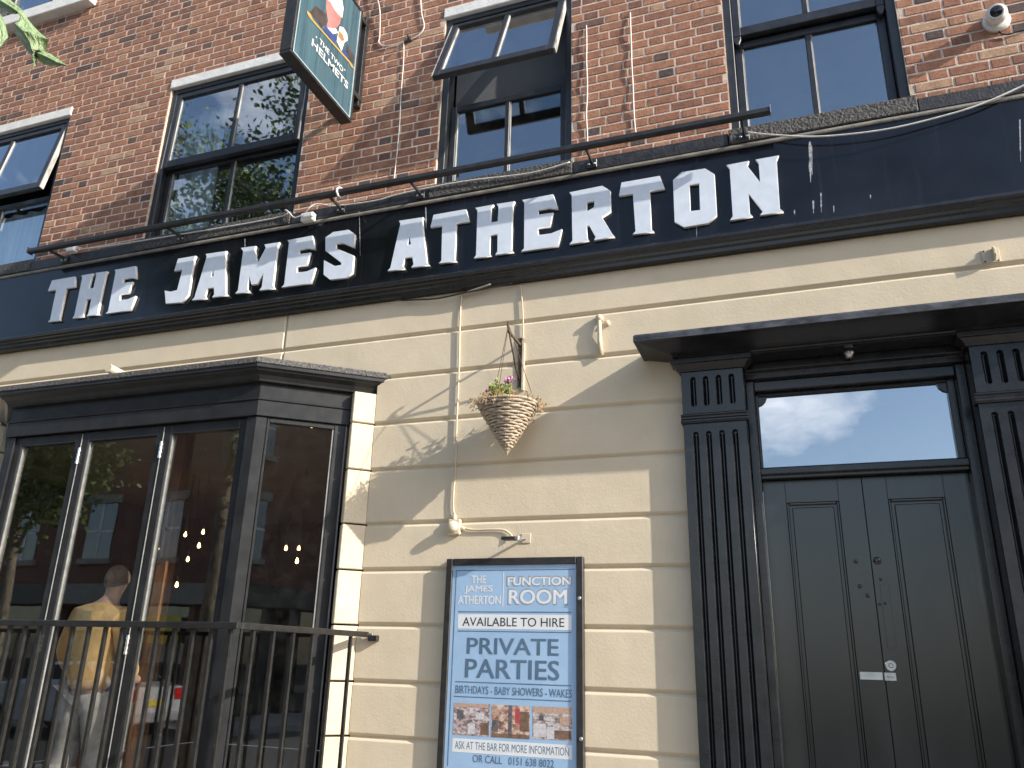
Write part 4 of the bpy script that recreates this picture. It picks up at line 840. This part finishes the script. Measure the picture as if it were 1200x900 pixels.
M_LEAF = mat('bright_leaf', (.13, .20, .035), .6, .3, 60, col2=(.30, .34, .06)); M_DRY = mat('dry_stem', (.27, .16, .08), .8, .3, 60, col2=(.45, .31, .17)); M_PETAL = mat('pink_petal', (.58, .24, .42), .6, .2, 90)
plt = thing('flowering_plant', (bx, yo, rim_z), 'straggly green and dried plants with pink flowers in the basket', 'plant')
lf, dr, pk, stm = MB(), MB(), MB(), MB()
rp_ = random.Random(11)
def leaf_quad(mb_, p, L_, wd, d, up=None):
    d = Vector(d).normalized(); s_ = d.orthogonal().normalized(); s_ = Quaternion(d, rp_.uniform(0, 6.28)) @ s_; p = Vector(p); i = len(mb_.v)
    mb_.v += [tuple(p), tuple(p+d*L_*.5+s_*wd), tuple(p+d*L_), tuple(p+d*L_*.5-s_*wd)]; mb_.f.append((i, i+1, i+2, i+3))
for k in range(46):
    a, r = rp_.uniform(0, 6.28), rb*rp_.uniform(.0, .55); bx_ = bx-.055+r*math.cos(a)*.8; by_ = yo+r*math.sin(a); h = rp_.uniform(.05, .15)
    top = Vector((bx_+rp_.uniform(-.04, .04), by_+rp_.uniform(-.04, .04), rim_z+h)); stm.tube([(bx_, by_, rim_z-.01), top], .0022, 4)
    for q in range(9):
        t = rp_.uniform(.35, 1.05); p = Vector((bx_, by_, rim_z)).lerp(top, t); leaf_quad(lf if t > .55 else dr, p, rp_.uniform(.018, .034), .0075, (rp_.uniform(-1, 1), rp_.uniform(-1, 1), rp_.uniform(-.2, 1)))
for k in range(70):
    a = rp_.uniform(0, 6.28); p0 = Vector((bx+rb*.95*math.cos(a), yo+rb*.95*math.sin(a), rim_z+.005)); o_ = Vector((math.cos(a), math.sin(a), 0))
    L_ = rp_.uniform(.03, .09); dp = rp_.uniform(-.03, .08)
    p1 = p0+o_*L_*.5+Vector((0, 0, .025)); p2 = p0+o_*L_+Vector((rp_.uniform(-.02, .02), rp_.uniform(-.02, .02), -dp)); dr.tube([p0, p1, p2], .0016, 4)
    for q in range(3): leaf_quad(dr, p1.lerp(p2, rp_.random()), .018, .005, (rp_.uniform(-1, 1), rp_.uniform(-1, 1), rp_.uniform(-1, 1)))
for dx, dz in ((-.17, .10), (.0, .16), (.03, .165), (.06, .03)):
    p = Vector((bx+dx*.8, yo-.02, rim_z+dz)); stm.tube([(bx+dx*.4, yo, rim_z), p-Vector((0, 0, .03)), p], .0022, 5)
    for q in range(26): v_ = Vector((rp_.gauss(0, 1), rp_.gauss(0, 1), rp_.gauss(0, 1))).normalized(); leaf_quad(pk, p+v_*.004, .024 if abs(dx) < .1 else .013, .007, v_)
lf.build('leaves', M_LEAF, plt); tag(dr.build('dried_stems', M_DRY, plt), kind='stuff'); pk.build('flower', M_PETAL, plt); stm.build('stems', M_LEAF, plt)

# ------------------------------------------------------------------ bay railing
YRL = -1.30; xr = -2.668
hz = at(265, 733, YRL).z
ra = thing('bay_railing', (-4.6, YRL, 0), 'dark metal railing with flat handrail around the bay window', 'railing')
XL = -7.6
def hrail(mb_, z): mb_.box(XL, xr+.022, YRL-.022, YRL+.022, z-.016, z+.016)
q = MB(); hrail(q, hz); q.build('handrail', M_RAIL, ra, bevel=.003)
MB().box(xr-.022, xr+.022, YRL+.023, -.015, hz-.0155, hz+.0165).build('handrail', M_RAIL, ra, bevel=.003)
MB().box(XL, xr+.015, YRL-.015, YRL+.015, .10, .125).build('bottom_rail', M_RAIL, ra)
MB().box(xr-.015, xr+.015, YRL+.016, -.05, .10, .125).build('bottom_rail', M_RAIL, ra)
me = MB().box(-.009, .009, -.009, .009, .126, hz-.0165).mesh('baluster'); me.materials.append(M_RAIL)
x = xr-.03
bl = []
while x > XL+.05: bl.append((x, YRL)); x -= .1135
bl += [(xr, y) for y in (-1.16, -.99, -.81, -.62, -.41, -.20)]
for i, (x, y) in enumerate(bl):
    o = bpy.data.objects.new('baluster', me); COL.objects.link(o); o.parent = ra; o.matrix_parent_inverse = Matrix.Translation(-PLOC[ra.name]); o.location = (x, y, 0)
for x, y in ((xr, YRL+.04), (-5.2, YRL), (XL+.02, YRL)): MB().box(x-.02, x+.02, y-.02, y+.02, 0, .10).build('foot', M_RAIL, ra)
b = at(437, 748, -.02); MB().box(b.x-.03, b.x+.035, -.035, -.001, b.z-.018, b.z+.018).build('wall_bracket', M_BMET, ra, bevel=.003)
MB().box(xr-.02, b.x, -.03, -.016, hz-.009, hz+.009).build('bracket_arm', M_METAL, ra, bevel=.002)

# ------------------------------------------------------------------ person inside the bay
def skin_obj(name, verts, edges, m, parent, sub=2, root=0):
    me = bpy.data.meshes.new(name); me.from_pydata([v[0] for v in verts], edges, []); o = put(name, me, m, parent)
    md = o.modifiers.new('skin', 'SKIN'); md.use_smooth_shade = True
    sv = me.skin_vertices[0].data if me.skin_vertices else None
    if sv is None:
        me.attributes; import bmesh as _b
        bm = _b.new(); bm.from_mesh(me); bm.verts.layers.skin.verify(); bm.to_mesh(me); bm.free(); sv = me.skin_vertices[0].data
    for q, v in zip(sv, verts):
        r = v[1]; q.radius = r if isinstance(r, tuple) else (r, r)
    sv[root].use_root = True
    s = o.modifiers.new('sub', 'SUBSURF'); s.levels = sub; s.render_levels = sub
    return o
P0 = at(115, 745, -.08); fx, fy, fz = P0.x-.0, -.08, .42
ps = thing('person', (fx, fy, fz), 'person in tan jacket and grey trousers seen from behind through the bay glass', 'person')
M_SKIN = mat('skin', (.42, .25, .18), .6, .08, 20); M_JACK = mat('tan_jacket', (.62, .385, .15), .8, .08, 12, bump=.004, bscale=18); M_TROU = mat('grey_trousers', (.36, .34, .32), .85, .1, 14, bump=.006, bscale=16); M_HAIR = mat('greying_hair', (.10, .075, .055), .8, .2, 60); M_SHOE = mat('dark_shoe', (.03, .03, .03), .6, .1, 10)
def B(x, y, z): return (fx+x, fy+y, fz+z)
body = [(B(0, 0, .94), .075), (B(0, .0, 1.10), .08), (B(0, .01, 1.28), .13), (B(0, .01, 1.42), .10), (B(.01, .03, 1.50), .055), (B(.015, .06, 1.56), .058), (B(.015, .07, 1.64), .088), (B(.015, .07, 1.70), .072),
        (B(-.19, .0, 1.40), .062), (B(-.25, -.03, 1.14), .048), (B(-.22, .12, .94), .036), (B(-.21, .19, .90), .03), (B(.19, .0, 1.40), .062), (B(.25, .02, 1.14), .048), (B(.21, .18, .98), .036), (B(.19, .25, .96), .03),
        (B(-.09, 0, .86), .06), (B(-.14, .05, .48), .05), (B(-.16, -.12, .10), .042), (B(-.16, -.06, .04), .035), (B(.09, 0, .86), .06), (B(.10, .06, .48), .06), (B(.11, .05, .09), .042), (B(.11, .17, .04), .035)]
edges = [(0, 1), (1, 2), (2, 3), (3, 4), (4, 5), (5, 6), (6, 7), (3, 8), (8, 9), (9, 10), (10, 11), (3, 12), (12, 13), (13, 14), (14, 15), (0, 16), (16, 17), (17, 18), (18, 19), (0, 20), (20, 21), (21, 22), (22, 23)]
skin_obj('body', body, edges, M_SKIN, ps)
jk = [(B(0, 0, .86), (.192, .145)), (B(0, 0, 1.05), (.18, .13)), (B(0, .01, 1.26), (.185, .135)), (B(0, .015, 1.40), (.165, .105)), (B(.01, .03, 1.475), (.075, .07)),
      (B(-.19, .0, 1.40), .085), (B(-.26, -.03, 1.14), .07), (B(-.225, .11, .95), .055), (B(.19, .0, 1.40), .085), (B(.26, .02, 1.14), .07), (B(.215, .17, .985), .055)]
skin_obj('jacket', jk, [(0, 1), (1, 2), (2, 3), (3, 4), (3, 5), (5, 6), (6, 7), (3, 8), (8, 9), (9, 10)], M_JACK, ps, root=2)
tr_ = [(B(0, 0, .98), (.150, .12)), (B(-.095, 0, .82), .112), (B(-.14, .05, .48), .085), (B(-.155, -.09, .16), .075), (B(.095, 0, .82), .112), (B(.10, .06, .48), .085), (B(.11, .055, .14), .075)]
skin_obj('trousers', tr_, [(0, 1), (1, 2), (2, 3), (0, 4), (4, 5), (5, 6)], M_TROU, ps)
hc = Vector(B(.015, .068, 1.655)); hp = [(.004, -.088)]+[(.0, 0)]*0
hair = MB(); n_ = 20; rows_ = 11
for k in range(rows_+1):
    ph = math.pi*.5-(math.pi*.5+.62)*k/rows_
    for q in range(n_):
        a = 2*math.pi*q/n_; back = .5-.5*math.sin(a); pe = max(ph, -.62*back-.05)          # hairline lower at the nape, higher in front
        r_ = math.cos(pe); wob = 1+.03*math.sin(a*7+k*1.3)+.02*math.sin(a*13+k)
        hair.v.append((hc.x+.083*r_*math.cos(a)*wob, hc.y+.094*r_*math.sin(a)*wob, hc.z+.105*math.sin(pe)*wob))
for k in range(rows_):
    for q in range(n_): hair.f.append((k*n_+q, k*n_+(q+1) % n_, (k+1)*n_+(q+1) % n_, (k+1)*n_+q))
hair.build('hair', M_HAIR, ps, smooth=True)
for sx, sy in ((-.16, -.07), (.11, .12)): skin_obj('shoe', [(B(sx, sy-.08, .045), .045), (B(sx, sy+.02, .04), .045), (B(sx, sy+.11, .035), .038)], [(0, 1), (1, 2)], M_SHOE, ps, root=1)
# interior: timber column, stool, festoon bulbs
c = at(172, 800, .35)
tag(MB().box(c.x-.05, c.x+.05, .30, .40, .42, 3.34).build('timber_post', M_WOOD, bevel=.006), 'orange brown timber post inside the bay behind the railing', 'post')
c = at(84, 895, .05)
stl = thing('bar_stool', (c.x, .05, .42), 'orange topped bar stool at the person\'s feet behind the railing', 'stool')
M_OR = mat('orange_seat', (.62, .16, .02), .5, .08, 12)
MB().box(c.x-.05, c.x+.04, -.05, .08, .42, .93).build('stool_body', M_OR, stl, bevel=.01); MB().box(c.x-.12, c.x+.12, -.08, .16, .40+.022, .445).build('stool_base', M_BMET, stl, bevel=.006)
M_BULB = emit('warm_bulb', (1, .58, .20), 7)
for k, (px, py) in enumerate(((200, 611), (217, 627), (238, 624), (188, 643), (233, 640), (220, 656), (199, 667), (192, 680), (207, 686), (185, 696), (335, 643), (350, 643), (348, 658))):
    p = at(px, py, 1.9+.25*(k % 4))
    b = thing('festoon_bulb', p, ('warm glowing filament bulb seen through the third folding door of the bay' if px < 300 else 'warm glowing filament bulb seen through the splayed side light of the bay'), 'light bulb', 'glowing bulbs behind the folding door' if px < 300 else 'glowing bulbs behind the side light')
    MB().lathe([(.006, .034), (.010, .024), (.016, .0), (.014, -.012), (.005, -.019)], p, 'z', 12).build('bulb_glass', M_BULB, b, smooth=True)
    MB().lathe([(.012, .04), (.012, .075), (.004, .08)], p, 'z', 8).build('bulb_cap', M_BMET, b)
    MB().tube([(p.x, p.y, p.z+.078), (p.x, p.y, 3.345)], .003, 5).build('flex', M_BMET, b)

# ------------------------------------------------------------------ trees and palm
M_BARK = mat('grey_bark', (.20, .17, .13), .9, .3, 18, bump=.012, bscale=35, stretch=(1, 1, .4)); M_FOL = mat('tree_leaf', (.055, .095, .025), .5, .3, 9, col2=(.12, .17, .045))
def tree(loc, h, cr, cz, nleaf, label, seed, tr=.15):
    rs_ = random.Random(seed); x, y = loc; t = thing('street_tree', (x, y, 0), label, 'tree'); tk = MB()
    tk.tube([(x, y, 0), (x+.05, y, h*.25), (x-.05, y+.06, h*.5), (x+.03, y, h*.8)], [tr, tr*.8, tr*.6, tr*.25], 10); tips = []
    for k in range(16):
        z0 = h*rs_.uniform(cz, .84); a = rs_.uniform(0, 6.28); L_ = cr*rs_.uniform(.5, 1.0); p0 = Vector((x, y, z0)); p2 = p0+Vector((math.cos(a)*L_, math.sin(a)*L_, L_*rs_.uniform(.3, .8))); p1 = p0.lerp(p2, .5)+Vector((0, 0, -.1*L_))
        tk.tube([p0, p1, p2], [tr*.38, tr*.25, tr*.08], 6); tips += [p1, p2, p1.lerp(p2, .5)]
    tk.build('trunk', M_BARK, t, smooth=True); fo = MB()
    for k in range(nleaf):
        c_ = rs_.choice(tips)+Vector((rs_.gauss(0, .34), rs_.gauss(0, .34), rs_.gauss(0, .3)))*cr*.42
        d = Vector((rs_.gauss(0, 1), rs_.gauss(0, 1), rs_.gauss(-.3, .8))).normalized(); s_ = Quaternion(d, rs_.uniform(0, 6.28)) @ d.orthogonal().normalized(); L_ = rs_.uniform(.08, .15); i = len(fo.v)
        fo.v += [tuple(c_), tuple(c_+d*L_*.5+s_*L_*.28), tuple(c_+d*L_), tuple(c_+d*L_*.5-s_*L_*.28)]; fo.f.append((i, i+1, i+2, i+3))
    fo.build('crown', M_FOL, t); return t
tree((-8.05, -5.7), 11.5, 3.0, .36, 30000, 'tall leafy tree across the pavement, mirrored in the bay and left windows', 2, .17)
tree((-11.8, -5.5), 7.2, 1.9, .42, 9000, 'young street tree further along, mirrored in the first folding door', 9, .10)
# palm-like plant by the camera, one leaf hanging into the top left of the view
M_PALM = mat('pale_green_blade', (.13, .20, .07), .55, .15, 14, col2=(.30, .38, .20), stretch=(12, 12, 6), bump=.012, bscale=6)
def vein_mat():
    m = M_PALM; t = m.node_tree; N = t.nodes.new; K = t.links.new; b = t.nodes['Principled BSDF']
    a = N('ShaderNodeAttribute'); a.attribute_name = 'vein'; sc = N('ShaderNodeMath'); sc.operation = 'MULTIPLY'; sc.inputs[1].default_value = 34; K(a.outputs['Fac'], sc.inputs[0])
    n = N('ShaderNodeTexNoise'); n.noise_dimensions = '1D'; n.inputs['Scale'].default_value = 1; n.inputs['Detail'].default_value = 2; K(sc.outputs[0], n.inputs['W'])
    r = N('ShaderNodeValToRGB'); r.color_ramp.elements[0].position = .38; r.color_ramp.elements[0].color = (.085, .15, .045, 1); r.color_ramp.elements[1].position = .64; r.color_ramp.elements[1].color = (.33, .42, .24, 1); K(n.outputs['Fac'], r.inputs[0]); K(r.outputs[0], b.inputs['Base Color'])
vein_mat()
pm_ = thing('palm', (-3.4, -3.5, 0), 'strappy green palm leaf drooping in at the top left corner', 'palm')
ctr = Vector((-3.35, -3.35, 4.35))
MB().tube([(-3.4, -3.5, 0), (-3.36, -3.45, 2), ctr], [.09, .07, .05], 10).build('trunk', M_BARK, pm_, smooth=True)
def blade(path, widths, fold=.35):
    P_ = [Vector(p) for p in path]; b = MB(); n_ = len(P_)
    for i, p in enumerate(P_):
        d = (P_[min(i+1, n_-1)]-P_[max(i-1, 0)]).normalized(); s_ = d.cross(Vector((.35, 1, .15))).normalized(); u = s_.cross(d).normalized(); w_ = widths[i]
        b.v += [tuple(p-s_*w_+u*w_*fold), tuple(p-s_*w_*.5+u*w_*fold*.2), tuple(p), tuple(p+s_*w_*.5+u*w_*fold*.3), tuple(p+s_*w_+u*w_*fold)]
    for i in range(n_-1):
        for k in range(4): b.f.append((i*5+k, i*5+k+1, (i+1)*5+k+1, (i+1)*5+k))
    o = b.build('palm_leaf', M_PALM, pm_, smooth=True); m_ = o.modifiers.new('s', 'SOLIDIFY'); m_.thickness = .003; m_ = o.modifiers.new('b', 'SUBSURF'); m_.levels = 1; m_.render_levels = 1
YP_ = -3.25
def traced(secs, dep):
    b = MB()
    for k, (l, r) in enumerate(secs):
        d = dep[k] if isinstance(dep, list) else dep; pl, pr_ = at(l[0], l[1], YP_+d), at(r[0], r[1], YP_+d+.015); wv = (pl-pr_).length
        for t in (0, .18, .36, .5, .66, .83, 1):
            p = pl.lerp(pr_, t); p.y -= wv*.42*(1-abs(2*t-1))+.004*math.sin(t*19+k*1.7); b.v.append(tuple(p))
    for k in range(len(secs)-1):
        for q in range(6): b.f.append((k*7+q, k*7+q+1, (k+1)*7+q+1, (k+1)*7+q))
    o = b.build('palm_leaf', M_PALM, pm_); m_ = o.modifiers.new('s', 'SOLIDIFY'); m_.thickness = .002
    me = o.data; c = me.color_attributes.new('vein', 'FLOAT_COLOR', 'POINT')
    for i_, dd in enumerate(c.data): t = (0, .18, .36, .5, .66, .83, 1)[i_ % 7]; dd.color = (t, t, t, 1)
traced([((-60, -30), (-50, -48)), ((-5, 4), (8, -7)), ((0, 10), (14, 2)), ((12, 15.5), (21, 8)), ((22, 17), (28.5, 14.5)), ((23.5, 22), (31, 20)), ((22.5, 31), (38, 30)), ((17.5, 39), (46, 38)), ((25, 48), (57.5, 47)), ((33, 60), (55.5, 54)), ((41, 70), (51, 58))], [.0]*5+[.01, .02, .03, .04, .05, .05])
traced([((43, 62), (50, 57)), ((43, 68.5), (54, 60)), ((51, 75), (60, 64)), ((60, 77), (67, 69)), ((70, 77.5), (74, 74)), ((79, 78), (79.3, 77.6))], .07)
traced([((40, 68), (45, 62)), ((41, 74), (43.5, 70)), ((41.5, 77.5), (42, 77))], .06)
traced([((-30, -10), (-24, -18)), ((-6, 19), (2, 17)), ((-6, 30), (6, 30)), ((-5, 42), (8.5, 43)), ((-4, 54), (2, 55))], -.1)
traced([((-50, -48), (-30, -70)), ((-20, -25), (-10, -40))], 0)
MB().tube([ctr, at(-60, -42, YP_)], .012, 6).build('leaf_stalk', M_PALM, pm_)
for k in range(9):
    a = 1.9+k*.42; d = Vector((math.cos(a), math.sin(a), 0)); blade([ctr, ctr+d*.3+Vector((0, 0, .25)), ctr+d*.65+Vector((0, 0, .25)), ctr+d*.95+Vector((0, 0, -.05)), ctr+d*1.05+Vector((0, 0, -.4))], [.01, .035, .04, .03, .004])

# ------------------------------------------------------------------ across the street (mirrored in the glass)
M_OB = mat('dark_red_brick', (.16, .075, .055), .9, .25, 14, bump=.004, bscale=40); M_SH = mat('shopfront_black', (.02, .02, .022), .4, .1, 9); M_SHG = glass('shop_glass', (.1, .1, .1), 1.5, .1, .01, .0004); M_YEL = mat('yellow_board', (.60, .48, .06), .6, .05, 9); M_CRM = mat('pale_stone', (.25, .23, .20), .85, .08, 9); M_ROOF = mat('slate', (.07, .07, .08), .8, .2, 14)
def shop(x0, x1, hgt_, label, brick, yel=False):
    b = thing('shop_building', ((x0+x1)/2, -14, 0), label, 'building'); yv = -14
    MB().box(x0, x1, yv-8, yv, 3.3, hgt_).build('wall', brick, b); MB().box(x0, x1, yv-8, yv-.3, 0, 3.3).build('shop_wall', M_SH, b)
    MB().exx([(yv+.1, hgt_), (yv-4, hgt_+1.8), (yv-8.1, hgt_)], x0, x1).build('roof', M_ROOF, b); MB().box(x0, x1, yv-.25, yv+.14, 2.75, 3.3).build('shop_fascia', M_SH if not yel else M_CRM, b)
    n_ = int((x1-x0)/2.4)
    for k in range(n_):
        c_ = x0+(k+.5)*(x1-x0)/n_
        for zz in (4.0, 6.9):
            if zz+1.7 > hgt_: continue
            MB().box(c_-.5, c_+.5, yv, yv+.03, zz, zz+1.6).build('window', M_SHG, b); MB().box(c_-.62, c_+.62, yv, yv+.1, zz+1.6, zz+1.85).build('window_head', M_CRM, b); MB().box(c_-.6, c_+.6, yv, yv+.12, zz-.15, zz).build('window_sill', M_CRM, b)
            MB().box(c_-.03, c_+.03, yv+.03, yv+.05, zz, zz+1.6).build('glazing_bar', M_LINT, b); MB().box(c_-.5, c_+.5, yv+.03, yv+.05, zz+.77, zz+.83).build('glazing_bar', M_LINT, b)
        MB().box(c_-1.0, c_+1.0, yv-.3, yv-.26, .5, 2.7).build('shop_window', M_SHG, b); MB().box(x0+.02+k*(x1-x0)/n_, x0+.22+k*(x1-x0)/n_, yv-.3, yv+.05, 0, 2.75).build('shop_pier', M_SH if k % 2 else brick, b)
    if yel: MB().box((x0+x1)/2-.2, (x0+x1)/2+1.0, yv+.05, yv+.09, 1.75, 2.45).build('yellow_sign', M_YEL, b)
    return b
shop(-30, -20.5, 9.0, 'red brick shop far across the street at the left', M_OB)
shop(-20.4, -13.2, 8.0, 'brick shop with yellow board across the street', M_OB, True)
shop(-13.1, -7.0, 9.5, 'tall brick shop across the street behind the tree', M_OB)
shop(6.0, 13.0, 9.0, 'brick coffee shop with black front across the street', M_OB)
shop(13.1, 24, 8.0, 'brick shop at the far right across the street', M_OB)
# parked car
def car(x, y, label, col):
    c_ = thing('parked_car', (x, y, -.12), label, 'car'); z = -.12; m_ = mat('car_paint_'+label[:6], col, .25, .05, 3, coat=1); M_TY = mat('tyre', (.02, .02, .02), .8, .1, 9); M_CG = mat('car_glass', (.02, .025, .03), .06, .1, 3)
    pr_ = [(-2.05, .35), (-2.1, .75), (-1.95, .95), (-1.1, 1.02), (-.45, 1.42), (.9, 1.45), (1.6, 1.05), (2.0, .98), (2.08, .5), (2.0, .3), (-1.95, .28)]
    b = MB(); b.v = [(x+px, y+s*.82*(1 if pz < 1.1 else .78), z+pz) for s in (-1, 1) for px, pz in pr_]; n_ = len(pr_)
    b.f = [tuple(range(n_))[::-1], tuple(range(n_, 2*n_))]+[(k, (k+1) % n_, n_+(k+1) % n_, n_+k) for k in range(n_)]; b.build('car_body', m_, c_, bevel=.05, seg=3)
    for s in (-1, 1):
        MB().exy([(x-.95, z+1.05), (x-.42, z+1.36), (x+.82, z+1.38), (x+1.35, z+1.05)], y+s*.74-.012*s, y+s*.80).build('side_window', M_CG, c_)
        for wx in (-1.3, 1.3):
            MB().lathe([(.10, -.1), (.31, -.1), (.32, 0), (.31, .1), (.2, .1), (.05, .08)], (x+wx, y+s*.76, z+.32), (Vector((1, 0, 0)), Vector((0, 0, 1)), Vector((0, s, 0))), 20).build('wheel', M_TY, c_)
        MB().box(x+1.96, x+2.06, y+s*.66-.12, y+s*.66+.12, z+.72, z+.95).build('tail_light', mat('tail_red', (.5, .02, .02), .2, .1, 9), c_, bevel=.02)
    MB().quad((x+.98, y-.60, z+1.43), (x+1.60, y-.70, z+1.07), (x+1.60, y+.70, z+1.07), (x+.98, y+.60, z+1.43)).build('rear_window', M_CG, c_)
    MB().box(x+2.05, x+2.085, y-.26, y+.26, z+.62, z+.74).build('number_plate', M_YEL, c_)
car(-14.6, -9.9, 'silver car parked across the street, mirrored in the bay', (.45, .46, .48))
